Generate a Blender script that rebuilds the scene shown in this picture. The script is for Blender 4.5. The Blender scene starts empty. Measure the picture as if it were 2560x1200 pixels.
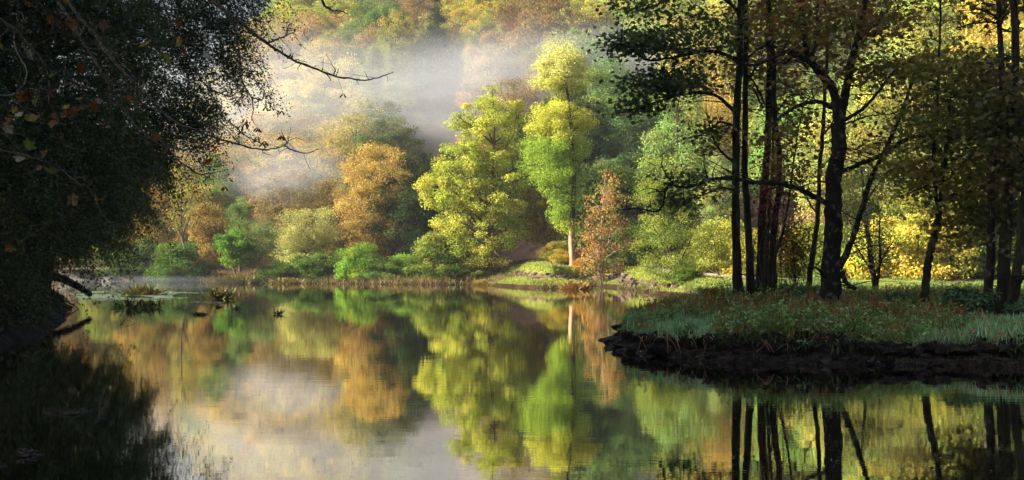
import bpy, math, random
import numpy as np
from mathutils import Vector
from mathutils.bvhtree import BVHTree

S = bpy.context.scene
COL = S.collection
F = 3200.0            # focal length in photograph pixels (2560 wide)
CAMZ, HY = 2.0, 660.0

# ------------------------------------------------------------------ camera, sky, sun, exposure
cam = bpy.data.objects.new('camera', bpy.data.cameras.new('camera')); COL.objects.link(cam)
cam.location = (0, 0, CAMZ); cam.rotation_euler = (math.radians(90), 0, 0)
cam.data.sensor_width = 36; cam.data.lens = 45; cam.data.shift_y = (HY-600)/2560
cam.data.clip_start = 0.1; cam.data.clip_end = 3000
S.camera = cam
TS = Vector((-0.93, -0.10, 0.45)).normalized()      # towards the sun
EL = math.asin(TS.z); AZ = math.atan2(TS.x, TS.y)
w = bpy.data.worlds.new('World'); S.world = w; w.use_nodes = True
nt = w.node_tree; nt.nodes.clear()
sky = nt.nodes.new('ShaderNodeTexSky'); sky.sky_type = 'NISHITA'; sky.sun_disc = False
sky.sun_elevation = EL; sky.sun_rotation = AZ; sky.dust_density = 9.0; sky.air_density = .8; sky.ozone_density = 1.0
bg = nt.nodes.new('ShaderNodeBackground'); bg.inputs[1].default_value = 0.085
wo = nt.nodes.new('ShaderNodeOutputWorld')
nt.links.new(sky.outputs[0], bg.inputs[0]); nt.links.new(bg.outputs[0], wo.inputs[0])
sl = bpy.data.lights.new('sun', 'SUN'); sl.energy = 5.0; sl.angle = math.radians(0.5); sl.color = (1.0, 0.92, 0.78)
so = bpy.data.objects.new('sun', sl); COL.objects.link(so); so.rotation_euler = TS.to_track_quat('Z', 'Y').to_euler()
S.view_settings.view_transform = 'Standard'; S.view_settings.look = 'None'
S.view_settings.exposure = 1.55; S.view_settings.gamma = 1; S.view_settings.use_curve_mapping = False
cy = S.cycles
cy.max_bounces = 6; cy.diffuse_bounces = 2; cy.glossy_bounces = 2; cy.transmission_bounces = 3
cy.volume_bounces = 1; cy.transparent_max_bounces = 8; cy.volume_step_rate = 3.0; cy.volume_max_steps = 128
cy.use_denoising = True; cy.use_adaptive_sampling = True; cy.adaptive_threshold = 0.02
cy.sample_clamp_indirect = 4.0; cy.caustics_reflective = False; cy.caustics_refractive = False

# ------------------------------------------------------------------ helpers
def W(px, py, D):
    return np.array([(px-1280)/F*D, D, CAMZ-(py-HY)/F*D])
def Dw(py):                       # distance of a point of the water seen at py
    return CAMZ*F/(py-HY)
def unit(v):
    return v/np.maximum(np.linalg.norm(v, axis=-1, keepdims=True), 1e-9)
def hash2(ix, iy, seed):
    n = (ix*374761393 + iy*668265263 + seed*1442695041) & 0x7fffffff
    n = ((n ^ (n >> 13))*1274126177) & 0x7fffffff
    return ((n ^ (n >> 16)) & 0xffff)/65535.0
def noise2(x, y, seed=0):
    x = np.asarray(x, float); y = np.asarray(y, float)
    ix = np.floor(x).astype(np.int64); iy = np.floor(y).astype(np.int64)
    fx = x-ix; fy = y-iy; fx = fx*fx*(3-2*fx); fy = fy*fy*(3-2*fy)
    a = hash2(ix, iy, seed); b = hash2(ix+1, iy, seed); c = hash2(ix, iy+1, seed); d = hash2(ix+1, iy+1, seed)
    return (a*(1-fx)+b*fx)*(1-fy)+(c*(1-fx)+d*fx)*fy
def fbm(x, y, seed=0, o=4):
    s = 0; a = .5
    for k in range(o):
        s = s+a*noise2(np.asarray(x)*2**k, np.asarray(y)*2**k, seed+k*7); a *= .5
    return s
def sstep(a, b, x):
    t = np.clip((x-a)/(b-a), 0, 1); return t*t*(3-2*t)

def raw_mesh(name, V, starts, totals, loops, col=None, smooth=False):
    me = bpy.data.meshes.new(name)
    me.vertices.add(len(V)); me.vertices.foreach_set('co', np.ascontiguousarray(V, dtype=np.float32).ravel())
    me.loops.add(len(loops)); me.loops.foreach_set('vertex_index', np.asarray(loops, dtype=np.int32))
    me.polygons.add(len(starts)); me.polygons.foreach_set('loop_start', np.asarray(starts, dtype=np.int32))
    me.polygons.foreach_set('loop_total', np.asarray(totals, dtype=np.int32))
    me.polygons.foreach_set('use_smooth', np.full(len(starts), smooth, dtype=bool))
    if col is not None:
        a = me.attributes.new('col', 'FLOAT_COLOR', 'POINT')
        c = np.ones((len(V), 4), dtype=np.float32); c[:, :3] = col
        a.data.foreach_set('color', c.ravel())
    me.update(calc_edges=True)
    return me
def quads_mesh(name, V, Q, col=None, smooth=True):
    Q = np.asarray(Q, dtype=np.int32); n = len(Q)
    return raw_mesh(name, V, np.arange(n)*4, np.full(n, 4), Q.ravel(), col, smooth)

RHOMB = np.array([[0, -.5], [.33, 0], [0, .5], [-.33, 0]])
OVAL = np.array([[0, -.5], [.26, -.2], [.24, .2], [0, .5], [-.24, .2], [-.26, -.2]])
MAPLE = np.array([[0, -.42], [.2, -.5], [.36, -.38], [.32, -.2], [.52, -.08], [.5, .12], [.27, .1], [.24, .3], [.1, .42], [0, .56],
                  [-.12, .4], [-.22, .3], [-.27, .1], [-.5, .14], [-.52, -.1], [-.32, -.2], [-.38, -.36], [-.2, -.5]])
BLADE = np.array([[-.05, 0], [.05, 0], [.035, .55], [0, 1], [-.035, .55]])
SLIM = np.array([[0, -.5], [.2, 0], [0, .5], [-.2, 0]])

def leaves_mesh(name, C, A, N, size, col, tmpl=RHOMB, bend=0.15):
    """C centres, A long axis, N normal, size per leaf, col per leaf"""
    n = len(C); k = len(tmpl)
    N = unit(N); A = unit(A-np.sum(A*N, axis=1, keepdims=True)*N); B = np.cross(A, N)
    s = np.asarray(size).reshape(n, 1, 1)
    u = tmpl[None, :, 0:1]; v = tmpl[None, :, 1:2]
    V = C[:, None, :] + s*(u*B[:, None, :] + v*A[:, None, :] + bend*(v*v+u*u)*N[:, None, :])
    V = V.reshape(-1, 3)
    c = np.repeat(col, k, axis=0)
    return raw_mesh(name, V, np.arange(n)*k, np.full(n, k), np.arange(n*k), c)

class MB:
    def __init__(s): s.V = []; s.Q = []; s.n = 0
    def add(s, V, Q):
        s.V.append(np.asarray(V, float)); s.Q.append(np.asarray(Q)+s.n); s.n += len(V)
    def tube(s, P, R, sides=6, rough=0.0, rng=None, cap=False):
        P = np.asarray(P, float); R = np.asarray(R, float); m = len(P)
        T = unit(np.gradient(P, axis=0)); d = unit(P[-1]-P[0])
        ref = np.array([0, 0, 1.0]) if abs(d[2]) < .7 else np.array([.31, .95, 0])
        Nn = unit(ref-np.sum(ref*T, axis=1, keepdims=True)*T); B = np.cross(T, Nn)
        a = np.arange(sides)/sides*2*math.pi
        rr = np.repeat(R[:, None], sides, axis=1)
        if rough and rng is not None: rr = rr*(1+rough*(rng.random((m, sides))-.5))
        V = P[:, None, :]+rr[:, :, None]*(np.cos(a)[None, :, None]*Nn[:, None, :]+np.sin(a)[None, :, None]*B[:, None, :])
        i = np.arange(m-1)[:, None]*sides; j = np.arange(sides)[None, :]; j2 = (j+1) % sides
        Q = np.stack([i+j, i+j2, i+sides+j2, i+sides+j], axis=-1).reshape(-1, 4)
        V = V.reshape(-1, 3)
        if cap:
            V = np.vstack([V, P[-1:]+T[-1:]*R[-1]*.2]); c = len(V)-1; b = (m-1)*sides
            Q = np.vstack([Q, [[b+k, b+(k+1) % sides, c, c] for k in range(sides)]])
            # degenerate quads avoided below
            good = Q[:, 2] != Q[:, 3]; tri = Q[~good][:, :3]
            s.tris = getattr(s, 'tris', []); s.tris.append(tri+s.n); Q = Q[good]
        s.add(V, Q)
    def box(s, c, d, rz=0.0, jit=0.0, rng=None):
        c = np.asarray(c, float); x, y, z = np.asarray(d)/2.0
        V = np.array([[-x, -y, -z], [x, -y, -z], [x, y, -z], [-x, y, -z], [-x, -y, z], [x, -y, z], [x, y, z], [-x, y, z]])
        if jit: V = V+(rng.random(V.shape)-.5)*jit
        cr, sr = math.cos(rz), math.sin(rz)
        V = np.stack([V[:, 0]*cr-V[:, 1]*sr, V[:, 0]*sr+V[:, 1]*cr, V[:, 2]], axis=1)+c
        s.add(V, [[0, 3, 2, 1], [4, 5, 6, 7], [0, 1, 5, 4], [1, 2, 6, 5], [2, 3, 7, 6], [3, 0, 4, 7]])
    def mesh(s, name, smooth=True, off=None):
        V = np.vstack(s.V); Q = np.vstack(s.Q)
        if off is not None: V = V-off
        n = len(Q); loops = Q.ravel(); st = np.arange(n)*4; tt = np.full(n, 4)
        if getattr(s, 'tris', None):
            T = np.vstack(s.tris); st = np.concatenate([st, n*4+np.arange(len(T))*3]); tt = np.concatenate([tt, np.full(len(T), 3)])
            loops = np.concatenate([loops, T.ravel()])
        return raw_mesh(name, V, st, tt, loops, None, smooth)

def curve(P, n, jit=0.0, rng=None):
    """Catmull-Rom through P, n points"""
    P = np.asarray(P, float); m = len(P)
    Q = np.vstack([2*P[0]-P[1], P, 2*P[-1]-P[-2]])
    t = np.linspace(0, m-1-1e-6, n); i = t.astype(int); f = (t-i)[:, None]
    p0, p1, p2, p3 = Q[i], Q[i+1], Q[i+2], Q[i+3]
    R = .5*((2*p1)+(-p0+p2)*f+(2*p0-5*p1+4*p2-p3)*f*f+(-p0+3*p1-3*p2+p3)*f**3)
    if jit and rng is not None:
        j = (rng.random(R.shape)-.5)*jit; j[0] = 0; R = R+j
    return R

def link(name, me, mat, parent=None, loc=None):
    o = bpy.data.objects.new(name, me); COL.objects.link(o)
    if mat and not me.materials: me.materials.append(mat)
    if parent: o.parent = parent
    if loc is not None: o.location = loc
    return o
def tag(o, label=None, cat=None, group=None, kind=None):
    if label: o['label'] = label
    if cat: o['category'] = cat
    if group: o['group'] = group
    if kind: o['kind'] = kind
    return o
def thing(name, label, cat, loc, group=None):
    o = bpy.data.objects.new(name, None); COL.objects.link(o); o.empty_display_size = .3
    o.location = [float(v) for v in loc]
    return tag(o, label, cat, group)

# ------------------------------------------------------------------ materials
def newmat(name):
    m = bpy.data.materials.new(name); m.use_nodes = True; t = m.node_tree; t.nodes.clear()
    out = t.nodes.new('ShaderNodeOutputMaterial')
    return m, t, out
def leafmat(name, trans=0.45, gloss=0.0, rough=0.4, tint=(1.0, 1.0, .55)):
    m, t, out = newmat(name); N = t.nodes.new; L = t.links.new
    at = N('ShaderNodeAttribute'); at.attribute_name = 'col'
    oi = N('ShaderNodeObjectInfo')
    mx = N('ShaderNodeMix'); mx.data_type = 'RGBA'; mx.blend_type = 'MULTIPLY'; mx.inputs[0].default_value = 1
    L(at.outputs['Color'], mx.inputs[6]); L(oi.outputs['Color'], mx.inputs[7])
    mt = N('ShaderNodeMix'); mt.data_type = 'RGBA'; mt.blend_type = 'MULTIPLY'; mt.inputs[0].default_value = 1
    L(mx.outputs[2], mt.inputs[6]); mt.inputs[7].default_value = (*tint, 1)
    d = N('ShaderNodeBsdfDiffuse'); tr = N('ShaderNodeBsdfTranslucent'); L(mx.outputs[2], d.inputs[0]); L(mt.outputs[2], tr.inputs[0])
    a = N('ShaderNodeMixShader'); a.inputs[0].default_value = trans; L(d.outputs[0], a.inputs[1]); L(tr.outputs[0], a.inputs[2])
    if gloss:
        g = N('ShaderNodeBsdfGlossy'); g.inputs['Roughness'].default_value = rough; g.inputs[0].default_value = (1, 1, 1, 1)
        b = N('ShaderNodeMixShader'); b.inputs[0].default_value = gloss; L(a.outputs[0], b.inputs[1]); L(g.outputs[0], b.inputs[2]); a = b
    L(a.outputs[0], out.inputs[0]); return m
def noisemat(name, cols, scale=6, rough=.9, bump=.3, bscale=30, attr=False, spec=.2, stretch=(1, 1, 1)):
    m, t, out = newmat(name); N = t.nodes.new; L = t.links.new
    tc = N('ShaderNodeTexCoord'); mp = N('ShaderNodeMapping'); mp.inputs['Scale'].default_value = stretch; L(tc.outputs['Object'], mp.inputs[0])
    n = N('ShaderNodeTexNoise'); n.inputs['Scale'].default_value = scale; n.inputs['Detail'].default_value = 6; L(mp.outputs[0], n.inputs[0])
    r = N('ShaderNodeValToRGB'); e = r.color_ramp.elements
    while len(e) < len(cols): e.new(.5)
    for i, c in enumerate(cols):
        e[i].position = .3+.4*i/(len(cols)-1); e[i].color = (*c, 1)
    L(n.outputs['Fac'], r.inputs[0])
    p = N('ShaderNodeBsdfPrincipled'); p.inputs['Roughness'].default_value = rough; p.inputs['Specular IOR Level'].default_value = spec
    src = r.outputs[0]
    if attr:
        at = N('ShaderNodeAttribute'); at.attribute_name = 'col'
        mx = N('ShaderNodeMix'); mx.data_type = 'RGBA'; mx.blend_type = 'MULTIPLY'; mx.inputs[0].default_value = 1
        L(at.outputs['Color'], mx.inputs[6]); L(src, mx.inputs[7]); src = mx.outputs[2]
    L(src, p.inputs['Base Color'])
    n2 = N('ShaderNodeTexNoise'); n2.inputs['Scale'].default_value = bscale; n2.inputs['Detail'].default_value = 5; L(mp.outputs[0], n2.inputs[0])
    b = N('ShaderNodeBump'); b.inputs['Strength'].default_value = bump; b.inputs['Distance'].default_value = .1
    L(n2.outputs['Fac'], b.inputs['Height']); L(b.outputs[0], p.inputs['Normal'])
    L(p.outputs[0], out.inputs[0]); return m

M_LEAF = leafmat('leaf', .42)
M_FEATHER = leafmat('needle_leaf', .5, tint=(1, 1, .6))
M_GLOSSY = leafmat('waxy_leaf', .3, .03, .5)
M_NEAR = leafmat('shaded_leaf', .45, .03, .35)
M_GRASS = leafmat('grass_blade', .3, .02, .4, tint=(1, 1, .7))
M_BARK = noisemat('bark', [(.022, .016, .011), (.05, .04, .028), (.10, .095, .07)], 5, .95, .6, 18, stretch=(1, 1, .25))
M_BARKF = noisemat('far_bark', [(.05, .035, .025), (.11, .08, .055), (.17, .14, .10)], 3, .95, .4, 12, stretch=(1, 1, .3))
M_MOSSB = noisemat('mossy_bark', [(.010, .008, .006), (.018, .015, .010), (.03, .034, .014), (.12, .13, .10)], 4, .95, .7, 16, stretch=(1, 1, .35))
M_TAN = noisemat('tan_bark', [(.20, .11, .06), (.36, .22, .13), (.5, .36, .24)], 2.5, .9, .5, 10, stretch=(2, 2, .2))
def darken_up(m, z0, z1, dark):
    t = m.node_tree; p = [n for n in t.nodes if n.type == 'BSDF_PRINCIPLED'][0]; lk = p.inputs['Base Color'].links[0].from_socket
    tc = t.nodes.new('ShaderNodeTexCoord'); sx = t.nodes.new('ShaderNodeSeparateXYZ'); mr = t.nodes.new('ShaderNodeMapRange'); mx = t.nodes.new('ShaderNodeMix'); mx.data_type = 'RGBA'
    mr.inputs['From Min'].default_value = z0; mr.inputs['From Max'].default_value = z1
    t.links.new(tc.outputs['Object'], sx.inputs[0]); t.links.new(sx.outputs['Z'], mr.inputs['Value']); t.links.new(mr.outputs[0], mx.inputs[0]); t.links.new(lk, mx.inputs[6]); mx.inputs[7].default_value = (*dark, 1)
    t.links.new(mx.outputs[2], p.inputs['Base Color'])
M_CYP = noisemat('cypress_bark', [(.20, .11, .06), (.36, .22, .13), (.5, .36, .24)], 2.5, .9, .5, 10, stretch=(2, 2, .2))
darken_up(M_CYP, 3.2, 4.6, (.03, .022, .016))      # foliage shade painted into the upper stem's colour, along with darker bark
M_PALE = noisemat('pale_bark', [(.25, .21, .15), (.45, .40, .30), (.6, .56, .46)], 3, .9, .3, 12, stretch=(1, 1, .3))
M_ROWAN = noisemat('rowan_bark', [(.12, .09, .07), (.22, .17, .13), (.34, .28, .22)], 3, .9, .3, 12, stretch=(1, 1, .3))
M_TWIG = noisemat('twig_bark', [(.02, .014, .01), (.05, .038, .028), (.11, .10, .07)], 12, .6, .5, 60, spec=.5)
M_GROUND = noisemat('earth', [(.55, .5, .42), (1, .95, .9), (1.5, 1.35, 1.2)], .9, 1, .9, 6, attr=True, spec=.05)
M_SOIL = noisemat('wet_soil', [(.006, .005, .004), (.014, .011, .009), (.035, .028, .022)], 4, .75, 1.0, 9, attr=True, spec=.12)
M_PATH = noisemat('gravel', [(.22, .17, .14), (.34, .28, .24), (.42, .36, .32)], 1.5, 1, .4, 20, spec=.05)
M_STONE = noisemat('stone', [(.14, .13, .12), (.27, .25, .23), (.38, .37, .33)], 1.5, .95, .8, 5, spec=.1)
M_CLOD = noisemat('clod', [(.05, .035, .025), (.12, .085, .06), (.22, .17, .13)], 4, .95, .8, 9)
M_BIRCH = noisemat('birch_bark', [(.010, .009, .007), (.015, .013, .010), (.022, .020, .016), (.13, .13, .115)], 5.5, .9, .5, 20, stretch=(1, 1, .8))

def watermat():
    m, t, out = newmat('pond_water'); N = t.nodes.new; L = t.links.new
    tc = N('ShaderNodeTexCoord')
    def nz(sc, st, det):
        mp = N('ShaderNodeMapping'); mp.inputs['Scale'].default_value = st; L(tc.outputs['Object'], mp.inputs[0])
        n = N('ShaderNodeTexNoise'); n.inputs['Scale'].default_value = sc; n.inputs['Detail'].default_value = det; L(mp.outputs[0], n.inputs[0]); return n
    a = nz(1.0, (.9, 1.6, 1), 2); b = nz(6.0, (.7, 1.2, 1), 3)
    c_ = nz(1.0, (.22, 4.5, 1), 2); mk = nz(.05, (.5, 1.5, 1), 2); rm = N('ShaderNodeMapRange'); rm.inputs['From Min'].default_value = .48; rm.inputs['From Max'].default_value = .62; L(mk.outputs['Fac'], rm.inputs['Value'])
    b0 = N('ShaderNodeBump'); b0.inputs['Distance'].default_value = .0012; L(rm.outputs[0], b0.inputs['Strength']); L(c_.outputs['Fac'], b0.inputs['Height'])
    b1 = N('ShaderNodeBump'); L(b0.outputs[0], b1.inputs['Normal']); b1.inputs['Strength'].default_value = 1; b1.inputs['Distance'].default_value = .0011
    b2 = N('ShaderNodeBump'); b2.inputs['Strength'].default_value = 1; b2.inputs['Distance'].default_value = .00035
    L(a.outputs['Fac'], b1.inputs['Height']); L(b.outputs['Fac'], b2.inputs['Height']); L(b1.outputs[0], b2.inputs['Normal'])
    g = N('ShaderNodeBsdfGlossy'); g.inputs['Roughness'].default_value = .012; g.inputs[0].default_value = (.97, .95, .9, 1); L(b2.outputs[0], g.inputs['Normal'])
    d = N('ShaderNodeBsdfDiffuse'); d.inputs[0].default_value = (.010, .011, .006, 1)
    fr = N('ShaderNodeFresnel'); fr.inputs['IOR'].default_value = 1.55
    mr = N('ShaderNodeMapRange'); mr.inputs['From Min'].default_value = 0.05; mr.inputs['From Max'].default_value = .6
    mr.inputs['To Min'].default_value = .1; mr.inputs['To Max'].default_value = .96; L(fr.outputs[0], mr.inputs['Value'])
    mx = N('ShaderNodeMixShader'); L(mr.outputs[0], mx.inputs[0]); L(d.outputs[0], mx.inputs[1]); L(g.outputs[0], mx.inputs[2])
    L(mx.outputs[0], out.inputs[0]); return m
M_WATER = watermat()

# ------------------------------------------------------------------ terrain
shore_px = [(230, 702), (500, 705), (700, 708), (900, 710), (1100, 712), (1205, 712), (1290, 719), (1350, 721), (1440, 722),
            (1485, 716), (1540, 720), (1600, 728), (1640, 737), (1750, 746), (1950, 750), (2200, 752), (2600, 748)]
shore = [(-230, 60), (-120, 110), (-75, 150)] + [((px-1280)/F*Dw(py), Dw(py)) for px, py in shore_px] + [(55, 70), (140, 40), (250, 20)]
shore = np.array(shore)
def shore_dist(x, y):
    """signed distance: positive inland (beyond the shoreline)"""
    x = np.asarray(x, float); y = np.asarray(y, float)
    best = np.full(x.shape, 1e9)
    for (ax, ay), (bx, by) in zip(shore[:-1], shore[1:]):
        dx, dy = bx-ax, by-ay; t = np.clip(((x-ax)*dx+(y-ay)*dy)/(dx*dx+dy*dy), 0, 1)
        d = np.hypot(x-ax-t*dx, y-ay-t*dy); best = np.minimum(best, d)
    ys = np.interp(x, shore[:, 0], shore[:, 1])
    return np.where(y > ys, best, -best)
path_px = [(1180, 650, 140), (1300, 657, 137), (1400, 660, 133), (1500, 663, 127), (1600, 667, 118), (1700, 681, 104), (1780, 690, 96),
           (1900, 696, 90), (2050, 700, 88), (2250, 705, 87), (2450, 712, 86), (2750, 716, 86)]
path_w = np.array([W(*p) for p in path_px])
def band(x, y, s):                # terraced earth strips that follow the slope of the grassy point
    return np.sin(s*1.9+5*(fbm(x*.16, y*.16, 35)-.5)+x*.25)
def height(x, y):
    s = shore_dist(x, y)
    pen = sstep(-6, 2, x)*(1-sstep(9, 16, x))           # peninsula
    right = sstep(9, 16, x)
    base = np.where(s > 0, .12+.45*(1-np.exp(-s/1.5)), np.maximum(-1.6, s*.45))
    hill_start = 13+6*pen+8*right
    sl = .50+.03*np.clip(x/40, -1, 1)
    hill = np.maximum(0, s-hill_start)*sl
    fade = .06+.94*sstep(-76, -42, x+.12*(y-250))
    hill = 78*(1-np.exp(-hill/78*1.0))*1.25*fade
    lift = pen*1.75*sstep(.2, 6.0, s)+right*.35*sstep(1, 12, s)+(1-pen)*(1-right)*.6*sstep(2, 10, s)
    rid = pen*sstep(.5, 2, s)*(1-sstep(12, 18, s))*(.20*band(x, y, s)+.3*(fbm(x*.5, y*.3, 17)-.5))
    z = base+lift+rid+hill
    z = z+3.0*np.exp(-((x-2.6)/3.2)**2-((y-139)/5)**2)      # bare earth mound
    z = z+sstep(4, 12, s)*(fbm(x*.08, y*.08, 3)-.5)*2.2+(fbm(x*.9, y*.9, 9)-.5)*.22*sstep(0, 2, s)
    # level the path
    dx = x[..., None]-path_w[:, 0]; dy = y[..., None]-path_w[:, 1]
    best = np.full(x.shape, 1e9); pz = np.zeros(x.shape)
    for a, b in zip(path_w[:-1], path_w[1:]):
        d = b-a; t = np.clip(((x-a[0])*d[0]+(y-a[1])*d[1])/(d[0]**2+d[1]**2), 0, 1)
        q = np.hypot(x-a[0]-t*d[0], y-a[1]-t*d[1]); zz = a[2]+t*d[2]
        pz = np.where(q < best, zz, pz); best = np.minimum(best, q)
    k = (1-sstep(1.6, 6.0, best))*sstep(.3, 3.2, s)
    return z*(1-k)+pz*k, best

gx = np.concatenate([np.linspace(-230, -60, 60, endpoint=False), np.linspace(-60, -10, 110, endpoint=False), np.linspace(-10, 45, 180, endpoint=False), np.linspace(45, 230, 80)])
gy = np.concatenate([np.linspace(55, 150, 230, endpoint=False), np.linspace(150, 240, 80, endpoint=False), np.linspace(240, 470, 60)])
X, Y = np.meshgrid(gx, gy); Z, PD = height(X, Y)
sd = shore_dist(X, Y)
n1 = fbm(X*.25, Y*.25, 21); n2 = fbm(X*1.1, Y*1.1, 33)
grass = np.array([.17, .22, .045]); litter = np.array([.075, .05, .028]); soil = np.array([.11, .075, .055]); earth = np.array([.11, .08, .065])
gz = sstep(-5, 1, X)*(1-sstep(24, 40, sd))*sstep(.6, 1.8, sd)
gz = gz*np.where(X < 14, (PD < 60)*(Y < 126), 1-sstep(13, 17, sd))
gz = gz*sstep(.20, .44, n1*.5+n2*.5+.05)
C = litter*(.8+.6*n1[..., None])*(.35+.65*sstep(.2, 1.6, sd)[..., None])
C = C*(1-gz[..., None])+grass*(.8+.5*n2[..., None])*gz[..., None]
bare = sstep(.25, .5, -band(X, Y, sd)+(n2-.5))*.9*(X > -5)*(X < 14)*(Y < 128)*(sd < 14)*(sd > .2)
C = C*(1-bare[..., None])+soil*bare[..., None]
mound = np.exp(-((X-2.6)/4.2)**2-((Y-137)/7)**2); mk = sstep(.2, .4, mound)
C = C*(1-mk[..., None])+earth*mk[..., None]
pk = (1-sstep(1.3, 2.3, PD+(n2-.5)*1.2))
edge = (1-sstep(1.8, 4.0, PD+(n2-.5)*2))*(X > 13)*(Y > np.interp(X, path_w[:, 0], path_w[:, 1]))
C = C*(1-edge[..., None]*.8)+np.array([.30, .21, .14])*edge[..., None]*.8
nx, ny = len(gx), len(gy)
V = np.stack([X, Y, Z], -1).reshape(-1, 3)
i = (np.arange(ny-1)[:, None]*nx+np.arange(nx-1)[None, :]).ravel()
Q = np.stack([i, i+1, i+nx+1, i+nx], -1)
ground = tag(link('ground', quads_mesh('ground', V, Q, C.reshape(-1, 3)), M_GROUND), kind='structure')
gbvh = BVHTree.FromPolygons([tuple(v) for v in V], [tuple(q) for q in Q.tolist()])
def gz_at(x, y, bvh=None):
    h = (bvh or gbvh).ray_cast(Vector((float(x), float(y), 400)), Vector((0, 0, -1)))
    return h[0].z if h[0] else 0.0

pc = curve(path_w, 160)
T = unit(np.gradient(pc, axis=0)); Nn = np.stack([T[:, 1], -T[:, 0], 0*T[:, 0]], 1)
rows = []
for k, o in enumerate(np.linspace(-1.8, 1.8, 7)):
    r = pc+Nn*o*(1+.12*(noise2(np.arange(160)*.3, k*3.3, 5)[:, None]-.5))
    r[:, 2] = [gz_at(a, b)+.03 for a, b in r[:, :2]]
    rows.append(r)
V = np.stack(rows, 1).reshape(-1, 3); i = (np.arange(159)[:, None]*7+np.arange(6)[None, :]).ravel()
tag(link('path', quads_mesh('path', V, np.stack([i, i+1, i+8, i+7], -1)), M_PATH), kind='structure')

# water
wv = np.array([[-300, -60, 0], [300, -60, 0], [300, 175, 0], [-300, 175, 0]], float)
tag(link('water', quads_mesh('water', wv, [[0, 1, 2, 3]], smooth=False), M_WATER), kind='structure')

# near bank the camera stands on and left bank under the dark trees
def bank_sheet(name, outline, spine_a, spine_b, top, seed, cliff=True, res=.14, zfun=None, mat=None, colfun=None):
    P = np.array(outline, float); P = np.vstack([P, P[:1]])
    seg = np.hypot(*(P[1:]-P[:-1]).T); cum = np.concatenate([[0], np.cumsum(seg)]); n = int(cum[-1]/res)
    t = np.linspace(0, cum[-1], n, endpoint=False); O = np.stack([np.interp(t, cum, P[:, 0]), np.interp(t, cum, P[:, 1])], 1)
    for _ in range(int(1.0/res)): O = .5*O+.25*(np.roll(O, 1, 0)+np.roll(O, -1, 0))
    tg = np.roll(O, -1, 0)-np.roll(O, 1, 0); nn = unit(np.stack([-tg[:, 1], tg[:, 0]], 1))
    c = O.mean(0); 
    if np.mean(np.sum((c-O)*nn, 1)) < 0: nn = -nn
    O = O+nn*((fbm(t*.5, 0*t, seed)-.5)*1.2+(fbm(t*2.2, 0*t+5, seed)-.5)*.4)[:, None]
    a = np.array(spine_a, float); b = np.array(spine_b, float); d = b-a
    tt = np.clip(((O-a)@d)/(d@d), 0, 1); SP = a+tt[:, None]*d
    if cliff:
        prof = [(-.3, -.5, 0), (-.02, -.06, .03), (.12, .05, .06), (.36, .12, .08), (.5, .17, .12), (.58, .28, .12), (.5, .38, .15), (.44, .47, .15), (.5, .54, .10), (.7, .60, .07), (1.0, .67, .07), (1.5, .76, .08)]
    else:
        prof = [(-.3, -.5, 0), (0, -.05, .03), (.3, .15, .1), (.7, .35, .16), (1.1, .6, .16), (1.5, .85, .12), (1.9, 1.0, .1)]
    rings = []
    for k, (ins, zz, am) in enumerate(prof):
        R = O+nn*(ins+(fbm(t*1.8, 0*t+k*.35, seed+11)-.5)*am*3+(noise2(t*4.5, 0*t+k*.8, seed+13)-.5)*am*1.6)[:, None]
        z = zz*top*(1+(.0 if k < 3 else .35)*(fbm(t*.6, 0*t, seed+2)-.5))+(fbm(t*3, 0*t+k, seed+5)-.5)*am
        rings.append(np.column_stack([R, z]))
    last = rings[-1]
    for f in (.12, .25, .4, .58, .78, 1.0):
        xy = last[:, :2]*(1-f)+SP*f
        z = last[:, 2]*(1-f)+f*top*1.12+(fbm(xy[:, 0]*.8, xy[:, 1]*.8, seed+3)-.5)*.25
        rings.append(np.column_stack([xy, z]))
    m = len(rings); V = np.stack(rings, 0).reshape(-1, 3)
    if zfun: V[:, 2] = zfun(V)
    i = (np.arange(m-1)[:, None]*n+np.arange(n)[None, :]); i2 = (np.arange(m-1)[:, None]*n+(np.arange(n)[None, :]+1) % n)
    Q = np.stack([i, i2, i2+n, i+n], -1).reshape(-1, 4)
    col = colfun(V) if colfun else np.ones((len(V), 3))
    o = tag(link(name, quads_mesh(name, V, Q, col), mat or M_SOIL), kind='structure')
    return o, BVHTree.FromPolygons([tuple(v) for v in V], [tuple(q) for q in Q.tolist()])
isl_px = [(1522, 852), (1545, 875), (1600, 888), (1700, 898), (1850, 906), (2000, 911), (2200, 915), (2400, 916), (2650, 916)]
isl = [((px-1280)/F*Dw(py), Dw(py)) for px, py in isl_px]+[(15, 25), (22, 28), (27, 38), (26, 56), (18, 60), (11, 58), (7.5, 53), (5.2, 45), (3.6, 39), (2.6, 35)]
def islz(V):
    slump = sstep(6.6, 7.8, V[:, 0])*(1-sstep(9.2, 10.4, V[:, 0]))*(1-sstep(27.0, 29.5, V[:, 1]))
    und = (fbm(V[:, 0]*.7, V[:, 1]*.7, 77)-.5)*.45*sstep(.3, .8, V[:, 2])
    return np.where(V[:, 2] > .2, V[:, 2]*(1-.32*slump)+und*.7, V[:, 2])
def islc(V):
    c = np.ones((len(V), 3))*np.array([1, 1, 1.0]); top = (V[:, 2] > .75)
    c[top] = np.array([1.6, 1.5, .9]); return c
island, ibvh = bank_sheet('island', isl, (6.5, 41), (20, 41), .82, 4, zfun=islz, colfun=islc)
def iz_at(x, y): return gz_at(x, y, ibvh)
lb = [(-12.6, 30), (-12.9, 34), (-14.6, 40), (-17.5, 50), (-21, 60), (-24, 68), (-30, 74), (-45, 76), (-60, 60), (-60, 25), (-40, 14), (-22, 16), (-14, 24)]
lbank, lbvh = bank_sheet('left_bank', lb, (-32, 62), (-26, 28), 1.2, 8, cliff=False, res=.3)
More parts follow.
